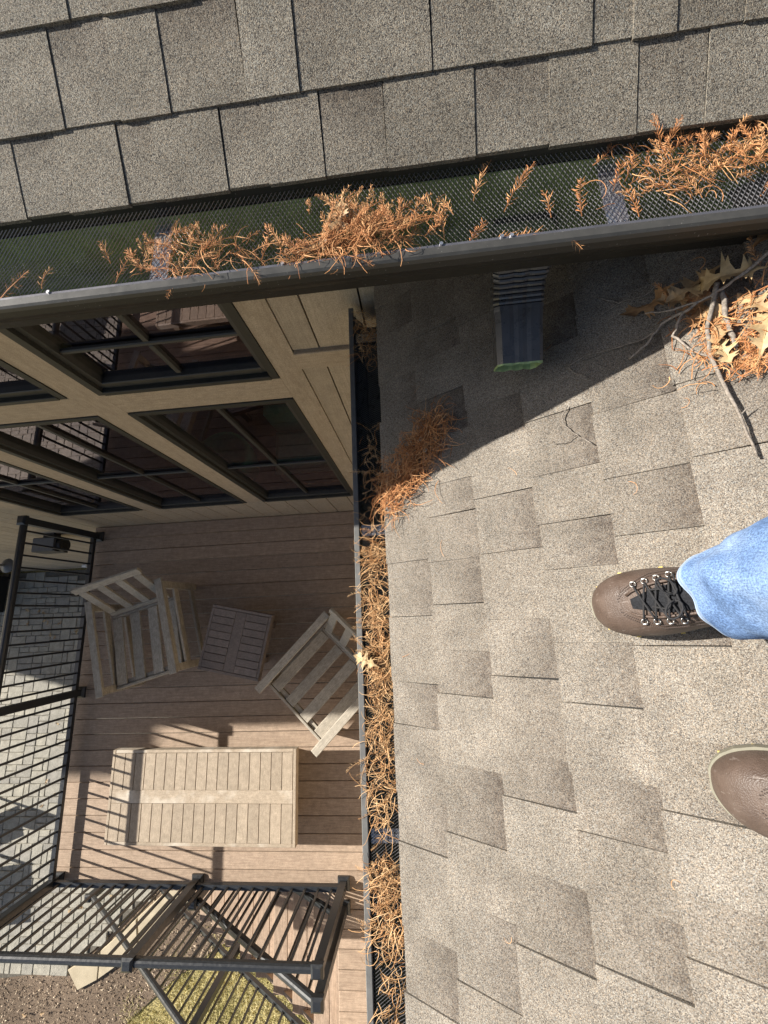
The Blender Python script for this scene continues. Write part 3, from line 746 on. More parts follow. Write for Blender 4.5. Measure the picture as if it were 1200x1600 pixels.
slat_table('coffee_table', 1.728, .755, .36, 17, 'table_tan', 'table_tan_x', (-2.095, -1.537, 0), R(-.3), 'long tan slatted coffee table in the sun near the front railing')

# ------------------------------------------------------------------ things on the lower wall and patio
sp = empty('wall_speaker', (-4.43, WY, -.30), 0, 'black box speaker fixed to the tan wall left of the deck', 'speaker')
MB().box(-.17, .13, -.22, -.05, 0, .20, .012).build('cabinet', 'black_plastic', sp)
m = MB(); m.loft([[(.135 + dx, -.135 + rr_ * math.cos(k * math.pi / 10), .10 + rr_ * math.sin(k * math.pi / 10)) for k in range(20)] for dx, rr_ in ((-.004, .085), (.03, .080), (.034, .07), (.020, .03))]); m.build('cone', 'black_plastic', sp)
MB().box(-.08, .06, -.05, .004, .06, .16, .004).build('bracket', 'black_plastic', sp)
MB().box(-.16, .11, -.215, -.06, .2005, .203, .001).build('top_plate', 'lamp_grey', sp)
wl = empty('wall_lamp', (-6.03, WY + .10, -1.12), 0, 'grey round wall lantern on a curved arm left of the deck', 'lamp')
m = MB(); m.tube([(-.28, -.10, .12), (-.28, -.14, .16), (-.23, -.20, .18), (-.12, -.28, .16), (0, -.30, .09), (0, -.30, .02)], .011, 8); m.build('arm', 'black_plastic', wl, smooth=True)
MB().tube([(-.28, -.09, .12), (-.28, -.13, .12)], .05, 16).build('wall_plate', 'black_plastic', wl)
m = MB(); m.loft([[(r_ * math.cos(k * math.pi / 14), -.30 + r_ * math.sin(k * math.pi / 14), z) for k in range(28)] for r_, z in ((.014, .06), (.016, .035), (.06, .015), (.105, -.015), (.103, -.02), (.05, .0))]); m.build('shade', 'lamp_grey', wl)
m = MB()
for z in (-.05, -.15): m.tube([(.075 * math.cos(k * math.pi / 10), -.30 + .075 * math.sin(k * math.pi / 10), z) for k in range(21)], .005, 5)
for k in range(6): a = k * math.pi / 3; m.tube([(.075 * math.cos(a), -.30 + .075 * math.sin(a), -.01), (.075 * math.cos(a), -.30 + .075 * math.sin(a), -.15), (0, -.30, -.20)], .004, 5)
m.build('cage', 'black_plastic', wl)
gb = empty('dark_box', (-8.55, .60, GZ), 0, 'dark covered box on the patio against the house wall', 'box')  # plain black lidded box filling the dark area by the wall
MB().box(-.55, .42, -.34, .34, 0, .55, .03).build('body', 'black_plastic', gb); MB().box(-.57, .44, -.36, .36, .552, .62, .025).build('lid', 'black_plastic', gb)
ob = MB().box(-.05, .05, -.05, 0, 0, .13, .008); o = ob.build('outlet_cover', 'white_box'); o.location = (-6.30, WY + .002, -2.92); tag(o, 'small white outlet cover low on the tan wall', 'outlet')
pt = empty('shadow_table', (-8.6, -4.05, GZ), R(8), 'unseen dark table added beyond the left railing to cast shade on the pavers', 'table')  # guessed table out of view, put in for its shadow on the pavers
MB().box(-.55, .55, -.42, .42, .70, .73, .01).build('table_top', 'black_plastic', pt)
for sx in (-1, 1):
    for sy in (-1, 1): MB().box(sx * .48, sx * .52, sy * .36, sy * .40, 0, .70, .004).build('leg', 'black_plastic', pt)
pc = empty('shadow_chair', (-8.15, -3.15, GZ), R(20), 'unseen dark chair added beyond the left railing to cast shade on the pavers', 'chair')  # guessed chair out of view, likewise only there to throw a shadow
MB().box(-.24, .24, -.24, .24, .42, .45, .008).build('seat', 'black_plastic', pc); MB().box(-.24, .24, .22, .25, .52, .90, .008).build('backrest', 'black_plastic', pc)
for sx in (-1, 1):
    MB().box(sx * .21, sx * .24, -.24, -.21, 0, .42, .003).build('leg', 'black_plastic', pc); MB().box(sx * .21, sx * .24, .252, .282, 0, .88, .003).build('leg', 'black_plastic', pc)
# indoors, seen through the panes
sofa = empty('bench_seat', (-1.02, 1.62, -.02), 0, 'green upholstered bench indoors behind the right window', 'bench')
MB().box(-.42, .42, -.22, .22, .0, .34, .02).build('base', 'interior_dark', sofa); MB().box(-.43, .43, -.23, .23, .342, .48, .05).build('cushion', 'green_band', sofa)
MB().box(-.42, .42, .235, .33, .0, .85, .04).build('back', 'green_band', sofa)
gc = empty('tub_chair', (-2.02, 1.62, -.02), 0, 'round green tub chair indoors behind the middle window', 'chair')
m = MB(); m.loft([[(r_ * math.cos(k * math.pi / 12), r_ * .9 * math.sin(k * math.pi / 12), z) for k in range(24)] for r_, z in ((.22, .0), (.26, .12), (.30, .30), (.31, .44), (.27, .47), (.22, .42))]); m.build('seat', 'green_fabric', gc, smooth=True)
pp = MB().box(-.09, .09, -.07, .07, 0, .002); o = pp.build('paper_sheet', 'paper'); o.location = (-1.16, 1.32, -.0195); o.rotation_euler = (0, 0, R(-12)); tag(o, 'small yellow paper sheet on the dark floor indoors', 'paper')

# ================================================================== LITTER
def sprig(r, L, leaf=True, curl=.8, nl=None, lw=.0007, z_up=.006):
    """a dead feathery cypress twig in the XY plane from the origin along +X; returns verts, faces, tint"""
    m = MB(); n = 7; a = 0; p = Vector((0, 0, 0)); pts = [p.copy()]; k = r.gauss(0, curl) / n; kz = r.gauss(0, .25) / n; az = r.uniform(0, .25)
    dirs = []
    for i in range(n):
        a += k + r.gauss(0, .08); az += kz - .02; d = Vector((math.cos(a) * math.cos(az), math.sin(a) * math.cos(az), math.sin(az))); dirs.append(d); p = p + d * (L / n); pts.append(p.copy())
    t0 = min(1, max(0, r.gauss(.5, .18)))
    m.tube(pts, [lw * (1.25 - .8 * i / n) for i in range(n + 1)], 3, t0 * .8, caps=False)
    if leaf:
        nl = nl or int(L / .0030)
        for i in range(nl):
            t = .12 + .88 * i / nl; fi = t * n; i0 = min(int(fi), n - 1); b = pts[i0].lerp(pts[i0 + 1], fi - i0); d = dirs[i0]
            for sg in (-1, 1):
                if r.random() < .28: continue
                ll = (.0135 * math.sin(math.pi * min(1, t * .8 + .15)) + .002) * r.uniform(.6, 1.15)
                sd = d.cross(Vector((0, 0, 1))); sd = sd.normalized() if sd.length > .01 else Vector((0, 1, 0))
                an = r.uniform(.3, 1.2); dr = (d * math.cos(an) + sd * sg * math.sin(an) + Vector((0, 0, r.uniform(-.6, .6)))).normalized()
                mid = b + dr * ll * .55 + Vector((0, 0, r.uniform(-.001, .001))); tip = b + dr * ll + d * ll * .15 + Vector((0, 0, r.uniform(-.003, .002)))
                sw = dr.cross(Vector((0, 0, 1))).normalized() * lw * .8
                m.add([b, mid - sw, tip, mid + sw + Vector((0, 0, lw))], [(0, 1, 2, 3)], min(1, max(0, t0 + r.gauss(0, .12))))
    return m
def strand(r, L, curl, lw=.00075):
    m = MB(); n = 7; a = 0; p = Vector((0, 0, 0)); pts = [p.copy()]; k = r.gauss(0, curl) / n; kz = r.uniform(.1, .5)
    for i in range(n):
        a += k + r.gauss(0, .12); p = p + Vector((math.cos(a), math.sin(a), kz * math.cos(math.pi * i / (n - 1)))) * (L / n); pts.append(p.copy())
    return m.tube(pts, [lw * (1.2 - .6 * i / n) for i in range(n + 1)], 3, min(1, max(0, r.gauss(.5, .25))), caps=False)
def put(dst, src, M4):
    dst.add([M4 @ Vector(p) for p in src.v], src.f, list(src.a))
def frame_M(pos, nrm, ang, tilt=0.0):
    n = Vector(nrm).normalized(); x = Vector((1, 0, 0)); x = (x - n * x.dot(n)).normalized(); y = n.cross(x)
    M3 = Matrix((x, y, n)).transposed()
    return Matrix.Translation(pos) @ M3.to_4x4() @ Matrix.Rotation(ang, 4, 'Z') @ Matrix.Rotation(-tilt, 4, 'Y')
NUP = (0, -.05, 1)
def zmesh_u(y): return zu((y - .553) / .182) + .0022
def zmesh_l(x): return zl((x + .1915) / .1035) + .0022
rng = random.Random(77)
POOL = [sprig(rng, rng.uniform(.045, .095)) for _ in range(26)]
SPOOL = [strand(rng, rng.uniform(.03, .075), 1.6) for _ in range(30)]
def clump_u(label, spec, seed, mat='needle'):
    """spec: list of (x, y, sx, sy, count, angle, spread, height)"""
    r = random.Random(seed); m = MB()
    for (x, y, sx, sy, n, ang, sprd, hh) in spec:
        for _ in range(n):
            px, py = r.gauss(x, sx), r.gauss(y, sy); py = min(max(py, .556), .70)
            pos = Vector((px, py, zmesh_u(py) + abs(r.gauss(0, hh)) + .001))
            put(m, r.choice(POOL), frame_M(pos, NUP, r.gauss(ang, sprd), r.uniform(-.05, .12)) @ Matrix.Scale(r.uniform(.5, .85), 4))
        for _ in range(int(n * 1.6)):
            px, py = r.gauss(x, sx * 1.1), r.gauss(y - .004, sy * 1.1); py = min(max(py, .558), .70)
            put(m, r.choice(SPOOL), frame_M((px, py, zmesh_u(py) + abs(r.gauss(0, hh)) * .7 + .002), NUP, r.uniform(0, 6.3)) @ Matrix.Scale(r.uniform(.5, .9), 4))
    o = m.build('needle_clump', mat, None, 'tint'); return tag(o, label, 'plant litter', 'clumps of needles on the upper gutter', 'stuff')
clump_u('rust brown needle clump at the left of the upper gutter, beside a metal hanger', [(-.385, .600, .035, .016, 34, 1.0, 1.3, .010), (-.30, .60, .03, .014, 8, .4, .8, .008), (-.415, .60, .012, .02, 6, 1.9, .5, .006)], 1)
clump_u('largest rust brown needle clump in the middle of the upper gutter', [(-.055, .598, .045, .020, 95, 1.05, .7, .016), (-.12, .585, .03, .012, 36, .7, .7, .010), (-.185, .575, .018, .010, 12, .5, 1.0, .008)], 2)
clump_u('brown needle clump at the right end of the upper gutter near the roof edge', [(.44, .650, .04, .018, 34, .5, .8, .012), (.52, .655, .04, .016, 34, .4, .9, .012), (.43, .605, .03, .01, 6, 2.2, .8, .006)], 3)
loose = [(-.515, .625, 1.9), (-.50, .582, 1.2), (-.455, .60, 1.7), (-.64, .588, 1.9), (-.72, .575, .5), (.035, .600, .5), (.066, .590, 1.3), (.085, .635, 2.3), (.10, .570, .9), (.118, .655, 1.5), (.165, .628, 1.0), (.140, .575, .25), (.160, .565, .4), (.236, .605, 1.7), (.282, .600, 1.6), (.335, .640, 1.15), (.355, .655, .8), (.365, .585, 1.5), (-.33, .625, 2.4), (-.24, .590, .9), (.236, .562, .1), (.31, .690, .3)]
pool_me = [p.mesh('cypress_sprig', 'needle', 'tint') for p in POOL[:14]]
ORD = ['leftmost', 'second', 'third', 'fourth', 'fifth', 'sixth', 'seventh', 'eighth', 'ninth', 'tenth', 'eleventh', 'twelfth', 'thirteenth', 'fourteenth', 'fifteenth', 'sixteenth', 'seventeenth', 'eighteenth', 'nineteenth', 'twentieth', 'twenty-first', 'twenty-second']
def nth(i): return ORD[i] + (' of the' if i == 0 else ' from the left of the')
loose.sort()
for i, (x, y, a) in enumerate(loose):
    o = link('cypress_sprig', pool_me[i % 14]); o.matrix_world = frame_M((x, y - .012, zmesh_u(y) + .0015), NUP, a, .03)
    tag(o, nth(i) + ' loose rust brown sprigs on the upper gutter mesh', 'sprig', 'loose sprigs on the upper gutter mesh')
# mat of needles along the lower gutter
m = MB(); r = random.Random(15)
segs = [(.56, .20, .0022, .45), (.20, -.02, .0105, .9), (-.02, -.22, .0110, 1.0), (-.22, -.40, .0085, 1.0), (-.40, -.56, .0060, 1.0), (-.62, -.80, .0125, 1.1), (-.80, -.98, .0032, 1.0), (-.98, -1.5, .0040, 1.0), (.98, .80, .005, .6)]
for (ya, yb, dens, sp_) in segs:
    n = int(abs(ya - yb) * 21000 * dens)
    for _ in range(int(n * 1.1)):
        y = r.uniform(yb, ya); x = r.gauss(-.145, .022 * sp_); x = min(max(x, -.198), -.100)
        ang = r.choice((0, math.pi)) + r.gauss(.25, .75); src = r.choice(POOL); M = frame_M((x, y, zmesh_l(x) + abs(r.gauss(0, .010)) + .002), (0, 0, 1), ang, r.uniform(-.05, .2)) @ Matrix.Scale(r.uniform(.45, .85), 4)
        put(m, src, M)
    for _ in range(int(n * 3.5)):
        y = r.uniform(yb, ya); x = min(max(r.gauss(-.140, .022), -.19), -.102)
        put(m, r.choice(SPOOL), frame_M((x, y, zmesh_l(x) + abs(r.gauss(0, .008)) + .002), (0, 0, 1), r.uniform(0, 6.3)))
tag(m.build('needle_mat', 'needle_gold', None, 'tint'), 'golden brown needle mat lying along the narrow lower gutter', 'plant litter', kind='stuff')
# matted pile spilling from the gutter onto the lower roof
m = MB(); r = random.Random(16)
NL = (-.5547, 0, .8321)
spine = [(-.105, .275), (-.06, .315), (-.01, .365), (.03, .425), (.062, .475)]
for _ in range(900):
    t = r.random() * 3.999; i = int(t); a, b = spine[i], spine[i + 1]; f = t - i
    wd = .034 if i < 3 else .030
    x, y = a[0] + (b[0] - a[0]) * f + r.gauss(0, wd * .72), a[1] + (b[1] - a[1]) * f + r.gauss(0, wd * .72)
    if x < -.10: continue
    hmax = .030 * max(0, 1 - (abs(x - (a[0] + (b[0] - a[0]) * f)) / .06) ** 2)
    put(m, r.choice(SPOOL), frame_M(on_low(x, y, .003 + r.random() * hmax), NL, r.uniform(0, 6.3), r.uniform(-.2, .2)))
for _ in range(40):
    t = r.random(); x, y = -.09 + .09 * t + r.gauss(0, .015), .30 + .14 * t + r.gauss(0, .015)
    put(m, r.choice(POOL), frame_M(on_low(x, y, .012 + r.random() * .015), NL, r.uniform(0, 6.3), 0) @ Matrix.Scale(.7, 4))
tag(m.build('needle_pile', 'needle', None, 'tint'), 'matted pile of rust brown needles on the corner of the lower roof', 'plant litter', kind='stuff')
m = MB(); r = random.Random(19)
for (x, y) in ((.395, .215), (-.03, -.355), (.10, .52), (.30, .55), (.02, .60), (.22, .28), (.36, -.45), (.12, -.62), (.05, .12), (-.07, -.12), (.62, .12), (.48, .33)):
    put(m, r.choice(SPOOL), frame_M(on_low(x, y, .0025), NL, r.uniform(0, 6.3)) @ Matrix.Diagonal((.6, .6, .15, 1)))
tag(m.build('stray_needles', 'needle', None, 'tint'), 'stray brown needles scattered over the lower roof shingles', 'plant litter', kind='stuff')
# small seed rings
for i, (x, y) in enumerate(((-.045, .36), (-.01, .40), (.028, .43), (.037, .395))):
    m = MB(); m.tube([(.0042 * math.cos(k * math.pi / 6), .0042 * math.sin(k * math.pi / 6), .003) for k in range(13)], .0016, 5)
    o = m.build('seed_cup', 'seed'); o.matrix_world = frame_M(on_low(x, y, .026), NL, 0); tag(o, nth(i) + ' tiny ring shaped seed cups on the needle pile', 'seed', 'seed cups on the needle pile')
# needles and bits in the leaf pile at the right
m = MB(); r = random.Random(17)
for _ in range(150):
    x, y = r.gauss(.548, .035), r.gauss(.415, .055)
    if y < .345 or x < .47: continue
    put(m, r.choice(SPOOL), frame_M(on_low(x, y, .003 + abs(r.gauss(0, .008))), NL, r.gauss(.5, .9), 0))
for _ in range(34):
    x, y = r.gauss(.56, .04), r.gauss(.43, .05)
    put(m, r.choice(POOL), frame_M(on_low(x, y, .006 + abs(r.gauss(0, .008))), NL, r.gauss(.3, .9), 0) @ Matrix.Scale(.75, 4))
for _ in range(20): put(m, r.choice(POOL), frame_M(on_low(r.gauss(.555, .018), r.gauss(.362, .012), .006 + r.random() * .008), NL, r.gauss(1.0, .9), 0) @ Matrix.Scale(.6, 4))
tag(m.build('needle_pile', 'needle', None, 'tint'), 'orange brown needles under the twigs and oak leaves at the right', 'plant litter', kind='stuff')
# oak leaves
def oak_leaf(r, L, mat, curl=.5):
    half = [(0, .010), (.10, .03), (.16, .10), (.20, .26), (.235, .17), (.27, .34), (.30, .15), (.33, .07), (.40, .08), (.45, .22), (.47, .42), (.52, .24), (.56, .44), (.57, .20), (.60, .07), (.66, .07), (.72, .17), (.78, .30), (.79, .16), (.85, .20), (.86, .09), (.92, .06), (1.0, .0)]
    half = [(x + r.uniform(-.012, .012), (y * .86 + .02) * r.uniform(.75, 1.15)) for x, y in half[:-1]] + [(1.0, 0.0)]
    c1, c2, tw = r.uniform(.3, 1.0) * curl, r.uniform(-.6, .9) * curl, r.uniform(-.5, .5) * curl
    def Z(x, y): return L * 1.25 * (.10 * math.sin(5 * x + tw * 8) * (abs(y) * 3 + .2) + .20 * c2 * math.sin(math.pi * x) + .55 * c1 * abs(y) ** 1.6 + tw * y * (x - .5) + .02 * math.sin(13 * x + 9 * y))
    m = MB(); n = len(half)
    for sg in (1, -1):
        V = []
        for (x, y) in half: V += [(x * L, 0, Z(x, 0)), (x * L, sg * y * .5 * L, Z(x, sg * y * .5)), (x * L, sg * y * L, Z(x, sg * y))]
        F = []
        for i in range(n - 1):
            a, b = i * 3, i * 3 + 3
            for k in (0, 1):
                f = (a + k, b + k, b + k + 1, a + k + 1); F.append(f if sg > 0 else tuple(reversed(f)))
        m.add(V, F)
    m.tube([(-.18 * L, .02 * L, .0), (-.08 * L, .005 * L, .001), (0, 0, Z(0, 0)), (.5 * L, 0, Z(.5, 0) + .0004), (.95 * L, 0, Z(.95, 0) + .0004)], [.0009, .0008, .0008, .0005, .0003], 4)
    return m.mesh('oak_leaf', mat, None, True)
r = random.Random(31)
def leaf(pos, nrm, ang, L, mat, label, curl=.5, tilt=0.0, roll=0.0, group=None):
    o = link('oak_leaf', oak_leaf(r, L, mat, curl)); o.matrix_world = frame_M(pos, nrm, ang, tilt) @ Matrix.Rotation(roll, 4, 'X'); tag(o, label, 'leaf', group)
leaf((-.095, .655, 3.733), NUP, R(-100), .062, 'leaf_tan', 'tan pointed oak leaf standing in the largest needle clump', .7, -.1, .2)
leaf((-.165, .572, 3.722), NUP, R(20), .045, 'leaf_brown', 'small curled brown leaf at the left tip of the largest needle clump', 1.0)
leaf((-.148, -.150, 3.072), (-.2, 0, 1), R(158), .075, 'leaf_pale', 'pale yellow oak leaf hanging over the lip of the lower gutter', .4, .0, .0)
LP = [(.605, .520, 172, .10, 'leaf_pale', 'largest pale yellow oak leaf at the right edge under the upper gutter', .7, .028, .25),
      (.560, .560, 200, .09, 'leaf_tan', 'curled tan oak leaf behind the largest pale one', 1.2, .022, .1), (.505, .565, 190, .095, 'leaf_brown', 'brown oak leaf at the left tip of the leaf pile', 1.0, .015, .3),
      (.540, .545, 250, .085, 'leaf_brown', 'brown oak leaf in the shade below the gutter', .9, .014, -.2), (.545, .500, 262, .085, 'leaf_tan', 'tan oak leaf pointing down across the crossing twigs', .8, .024, .1),
      (.575, .375, 70, .085, 'leaf_pale', 'bright pale oak leaf in the sunny lower part of the pile', .9, .020, .2), (.545, .375, 100, .055, 'leaf_pale', 'small curled pale leaf beside the thick twig', 1.3, .020, .0),
      (.600, .440, 120, .07, 'leaf_tan', 'tan leaf among needles at the right picture edge', .9, .016, .2), (.600, .575, 30, .09, 'leaf_brown', 'dark brown leaf tucked in under the upper gutter', .9, .010, .0), (.525, .53, 160, .06, 'leaf_tan', 'small tan leaf under the crossing twigs', 1.0, .012, .1)]
for x, y, a, L, mt, lb, cu, h, rl in LP: leaf(on_low(x, y, h), NL, R(a), L, mt, lb, cu, .0, rl)
pl = [(-7.6, .25), (-7.42, .22), (-7.25, .2), (-7.3, .05), (-7.18, .06), (-7.1, -.16), (-6.55, -.1), (-7.6, -.02), (-7.0, -.29), (-6.9, .05), (-6.75, -1.72), (-6.76, -2.62), (-6.62, -2.9), (-6.85, -3.05), (-6.1, -4.55), (-5.95, -4.45), (-5.4, -4.3), (-6.6, -5.9), (-6.3, -5.85), (-5.7, -6.1), (-6.9, -6.2), (-6.1, -6.3), (-3.5, -4.7), (-3.3, -4.9)]
cnt = {}
pl.sort(key=lambda p: p[0])
for i, (x, y) in enumerate(pl):
    where = 'shaded pavers by the wall' if y > -.6 else 'sunny pavers left of the deck' if y > -3.5 else 'pavers below the front railing' if y > -4.65 and x < -5 else 'mulch'
    kx = cnt.get(where, 0); cnt[where] = kx + 1
    leaf((x, y, GZ + .012), (0, 0, 1), r.uniform(0, 6.3), r.uniform(.07, .11), ('leaf_pale', 'leaf_tan', 'leaf_tan')[i % 3], nth(kx) + ' pale leaves on the ' + where, .8, 0, r.uniform(-.2, .2), 'fallen leaves on the ground')
# twigs
def twig(label, paths, name='twig'):
    o0 = Vector(paths[0][0][0]); m = MB()
    for pts, r0, r1 in paths:
        P = [Vector(p) - o0 for p in pts]; fine_ = []
        for i in range(len(P) - 1):
            for s_ in range(4): fine_.append(P[i].lerp(P[i + 1], s_ / 4) + Vector((r.gauss(0, .0009), r.gauss(0, .0009), r.gauss(0, .0006))))
        fine_.append(P[-1]); n = len(fine_)
        m.tube(fine_, [(r0 + (r1 - r0) * i / (n - 1)) * r.uniform(.88, 1.15) for i in range(n)], 6)
    o = m.build(name, 'twig', None, None, True); o.location = o0; tag(o, label, 'twig')
OLW = lambda x, y, h: on_low(x, y, h)
twig('long grey twig lying down the slope from the leaf pile', [([OLW(.552, .520, .035), OLW(.530, .455, .022), OLW(.526, .405, .014), OLW(.533, .340, .014), OLW(.540, .290, .016), OLW(.543, .250, .014), OLW(.547, .212, .010)], .0042, .0018), ([OLW(.540, .285, .014), OLW(.555, .298, .012)], .0012, .0008)])
twig('grey forked twig reaching left out of the leaf pile', [([OLW(.625, .545, .040), OLW(.585, .520, .036), OLW(.555, .508, .034), OLW(.527, .502, .033), OLW(.497, .508, .030), OLW(.462, .525, .026)], .0034, .0013),
     ([OLW(.527, .502, .033), OLW(.505, .495, .026), OLW(.490, .465, .018), OLW(.505, .430, .013), OLW(.525, .405, .010)], .0028, .0018), ([OLW(.520, .500, .030), OLW(.480, .495, .018), OLW(.455, .470, .012), OLW(.428, .455, .008)], .0026, .0020)])
twig('short thick grey twig standing beside the long one', [([OLW(.556, .515, .026), OLW(.552, .47, .020), OLW(.553, .43, .018), OLW(.556, .405, .012)], .0042, .0038)])
twig('thin straight twig lying in the gutter shade', [([OLW(.335, .490, .004), OLW(.365, .500, .005), OLW(.41, .49, .005), OLW(.455, .485, .008), OLW(.49, .505, .01)], .0010, .0016), ([OLW(.335, .490, .004), OLW(.345, .47, .004), OLW(.365, .45, .004)], .0012, .0009)])
twig('thin dark curved twig alone on the sunny shingles', [([OLW(.326, .402, .005), OLW(.313, .380, .006), OLW(.316, .360, .004), OLW(.331, .335, .003), OLW(.354, .305, .006)], .0011, .0011), ([OLW(.331, .333, .003), OLW(.313, .324, .003), OLW(.295, .328, .004), OLW(.289, .337, .006)], .0009, .0008)])
twig('thin bent twig in the shade beside the leaf pile', [([OLW(.40, .62, .004), OLW(.43, .585, .006), OLW(.465, .575, .006), OLW(.50, .59, .008)], .0009, .0013), ([OLW(.43, .585, .006), OLW(.40, .575, .004)], .0009, .0007)])
twig('dark thin stick near the downspout outlet', [([OLW(.283, .555, .004), OLW(.276, .52, .003)], .0016, .0010)], 'stick')

# ================================================================== PERSON: boots and jeans at the right edge
person = empty('person', tuple(on_low(.5, -.12)), 0, 'person in light blue jeans and brown lace up boots standing on the lower roof', 'person')
def boot(toe, heel_dir, lift=0.0, mirror=1, full=True):
    """toe: world XY of the toe tip on the roof; heel_dir: unit XY towards the heel"""
    P0 = on_low(toe[0], toe[1], 0); n = Vector(NL)
    P1 = on_low(toe[0] + heel_dir[0], toe[1] + heel_dir[1], 0); ax = (P1 - P0).normalized(); ay = n.cross(ax)
    M4 = Matrix.Translation(P0 - Vector(person.location)) @ Matrix((ax, ay, n)).transposed().to_4x4()
    b = empty('boot'); b.parent = person; M4 = M4 @ Matrix.Scale(1.08, 4); b.matrix_basis = M4
    # widths (left/right of the axis) and heights along the foot
    ys = [.000, .006, .016, .032, .055, .085, .115, .145, .175, .205, .235, .265, .288, .298]
    wl_ = [.010, .022, .033, .043, .050, .053, .052, .048, .044, .041, .040, .038, .030, .016]
    wr_ = [.010, .024, .036, .046, .052, .053, .049, .043, .039, .038, .038, .037, .030, .016]
    hh = [.030, .046, .057, .066, .074, .086, .100, .110, .116, .118, .118, .116, .110, .095]
    sole = .020
    N = 16; rings = []
    for y, a, c, h in zip(ys, wl_, wr_, hh):
        ring = []
        for k in range(N + 1):
            t = math.pi * k / N; cs, sn = math.cos(t), math.sin(t); ww = a if cs < 0 else c
            ex_ = .62 if y < .12 else .8
            xx = math.copysign(abs(cs) ** ex_, cs) * ww * (1 - .10 * (sn ** 3)); zz = sole + (h - sole) * abs(sn) ** .80
            ring.append((y + .004 * sn * (1 if y < .02 else 0), xx * mirror, zz))
        rings.append(ring)
    up = MB().loft(rings, closed=False, cap0=True, cap1=True).build('upper', 'leather', b, smooth=True)
    sd = up.modifiers.new('smooth', 'SUBSURF'); sd.levels = 2; sd.render_levels = 2
    def outline(g, y0=-.010):
        o = [(ys[i] + (y0 if i == 0 else 0), (wr_[i] + g) * mirror) for i in range(len(ys))] + [(ys[i] + (.006 if i == len(ys) - 1 else 0), -(wl_[i] + g) * mirror) for i in reversed(range(len(ys)))]
        return o if mirror > 0 else list(reversed(o))
    MB().prism(outline(-.0005 if mirror > 0 else .003, -.0005), .010, .024).build('midsole', 'sole_rubber', b); MB().prism(outline(-.001 if mirror > 0 else .001, -.0), .0, .010).build('outsole', 'sole_dark', b)
    for i in (2, 4, 6, 8, 10):
        for sg, ww in ((1, wr_), (-1, wl_)): MB().box(ys[i] - .003, ys[i] + .003, sg * mirror * (ww[i] - .002), sg * mirror * (ww[i] + .0022), .006, .009).build('lug', 'lug_yellow', b)
    # surface height over the axis: interpolate
    def top(y, x):
        for i in range(len(ys) - 1):
            if ys[i] <= y <= ys[i + 1]:
                f = (y - ys[i]) / (ys[i + 1] - ys[i]); a = wl_[i] + (wl_[i + 1] - wl_[i]) * f; c = wr_[i] + (wr_[i + 1] - wr_[i]) * f; h = hh[i] + (hh[i + 1] - hh[i]) * f; break
        ww = c if x * mirror > 0 else a; u = min(.97, abs(x) / ww); sn = math.sqrt(max(0, 1 - (u ** (1 / .62)) ** 2)); return sole + (h - sole) * sn ** .8
    # tongue: dark mesh panel between the eyelet rows
    m = MB(); T = []
    for i in range(9):
        y = .070 + i * .0105; hw = .007 + .012 * min(1, i / 4)
        T.append([(y, x * hw, top(y, x * hw) + .0015 + (.0018 if abs(x) < .5 else 0)) for x in (-1, -.5, 0, .5, 1)])
    m.loft(T, closed=False, cap0=False, cap1=False); m.build('tongue', 'tongue', b, smooth=True)
    # leather facing edges
    for sg in (-1, 1):
        m = MB(); m.tube([(y, sg * (.013 + .011 * min(1, (y - .066) / .036) ** .6), top(y, sg * .022) + .0022) for y in [.066 + i * .008 for i in range(12)]], .0021, 6); m.build('facing_edge', 'leather', b, smooth=True)
        m = MB()
        for i in range(46):
            y = .052 + i * .0024; x = sg * (.006 + .030 * min(1, max(0, (y - .052) / .05)) ** .6); x2 = x + sg * .004
            for xq in (x, x2):
                if abs(xq) < .046: m.obox((y, xq, top(y, xq) + .0004), (1, 0, 0), (0, 1, 0), (0, 0, 1), .0009, .0005, .0005)
        m.build('stitching', 'stitch', b)
        for j in range(4):
            y = .080 + j * .0165; x = sg * (.0275 + .0015 * j); z = top(y, x) + .002
            m = MB(); m.tube([(y + .0040 * math.cos(k * math.pi / 6), x + .0036 * math.sin(k * math.pi / 6) , z + .001 + .0015 * math.sin(k * math.pi / 6) * -sg) for k in range(13)], .0009, 5)
            m.box(y - .003, y + .003, x + sg * .0035 - .001, x + sg * .0035 + .001, z - .002, z + .0012, .0004); m.build('lace_hook', 'hook_metal', b, smooth=True)
    m = MB()
    for j in range(4):
        y = .080 + j * .0165; x = .0265 + .0015 * j
        for sg in (-1, 1):
            y2 = y + (.0165 if j < 3 else .006); pts = []
            for k in range(7):
                t = k / 6; xx = sg * x * (1 - 2 * t); yy = y + (y2 - y) * t; pts.append((yy, xx, top(yy, xx) + .0052 + .002 * math.sin(math.pi * t) + (.0016 if sg > 0 else 0)))
            m.tube(pts, .0014, 6)
    for sg in (-1, 1):   # bow loops
        pts = []
        for k in range(13):
            t = k / 12 * math.pi * 2; pts.append((.128 + .010 * math.sin(t) - .004 * (1 - math.cos(t)), sg * (.004 + .019 * (1 - math.cos(t)) / 2 * 1.25), top(.128, .02) + .012 + .010 * math.sin(t / 2)))
        m.tube(pts, .0014, 6)
        m.tube([(.130, sg * .003, top(.130, 0) + .010), (.115, sg * .014, top(.115, .014) + .008), (.098, sg * .012 + .004, top(.098, .012) + .007)], .0014, 6)
    m.build('lace', 'lace', b, smooth=True)
    return b, M4
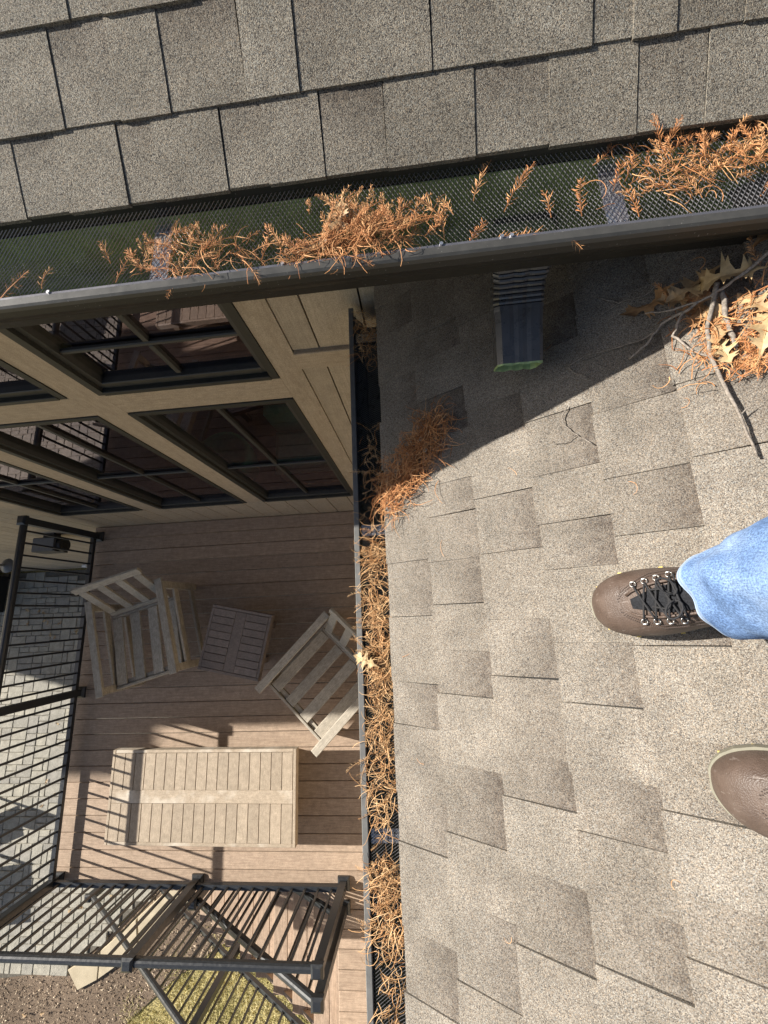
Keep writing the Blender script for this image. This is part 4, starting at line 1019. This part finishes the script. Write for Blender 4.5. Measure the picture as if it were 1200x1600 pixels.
def leg(M4, tilt_dir, name='jeans_leg'):
    """trouser leg over the boot; rings given in boot space, rising along world Z"""
    Minv = None
    base = Matrix.Translation(person.location) @ M4
    c0 = base @ Vector((.202, 0, .076))
    rings = []; A = []; N = 44; rr2 = random.Random(3)
    hs = [0, .005, .012, .016, .026, .038, .050, .064, .080, .098, .12, .15, .19, .24, .32, .45]
    for i, h in enumerate(hs):
        ring = []
        for k in range(N):
            t = 2 * math.pi * k / N; cx, sx = math.cos(t), math.sin(t)
            rx, ry = .082 + .012 * min(1, h / .3), .070 + .018 * min(1, h / .3)
            fold = -.006 * math.exp(-((t - 2.2 - h * 4) / .25) ** 2) + .004 * math.exp(-((t - 2.8 - h * 3) / .3) ** 2) + .0035 * math.sin(3 * t + h * 30) * math.exp(-h * 5) + .0025 * math.sin(5 * t - h * 22 + 1) * math.exp(-h * 3) + .002 * math.sin(2 * t + h * 35) + .0035 * math.sin(h * 120 + 2.5 * math.sin(t)) * math.exp(-((h - .06) / .05) ** 2) * (0.5 - .5 * cx) + .003 * math.sin(9 * t + h * 40) * math.exp(-h * 20) + (.0025 if 2 <= i <= 3 else 0)
            # toe side (cx<0) of the hem reaches further forward and lower over the tongue
            x = c0.x + cx * (rx + fold) + tilt_dir[0] * h; y = c0.y + sx * (ry + fold) + tilt_dir[1] * h
            z = c0.z + h + .006 * max(0, -cx) - .012 * max(0, cx) * max(0, 1 - h / .08) + .004 * math.sin(4 * t) * max(0, 1 - h / .05)
            ring.append((x - person.location[0], y - person.location[1], z - person.location[2])); A.append((.75, .25, .5, .0)[i] if i < 4 else + .10 * max(0, math.sin(2 * t + h * 55)) ** 4 + (.35 if k in (11, 33) else 0))
        rings.append(ring)
    inner = [[tuple(Vector(p) * .94 + (c0 - Vector(person.location)) * .06) for p in rings[0]]] + []
    m = MB(); m.loft(rings, cap0=False, cap1=True, a=A); m.loft([rings[0], [(x, y, z + .03) for x, y, z in inner[0]]], cap0=False, cap1=True)
    o = m.build('jeans_leg', 'denim', person, 'fade', True); sd = o.modifiers.new('smooth', 'SUBSURF'); sd.levels = 1; sd.render_levels = 2
b1, M1 = boot((.318, -.018), Vector((.945, .140)).normalized(), mirror=1)
leg(M1, (.05, .06))
b2, M2 = boot((.424, -.272), Vector((.985, -.06)).normalized(), mirror=-1)
leg(M2, (.05, -.02))
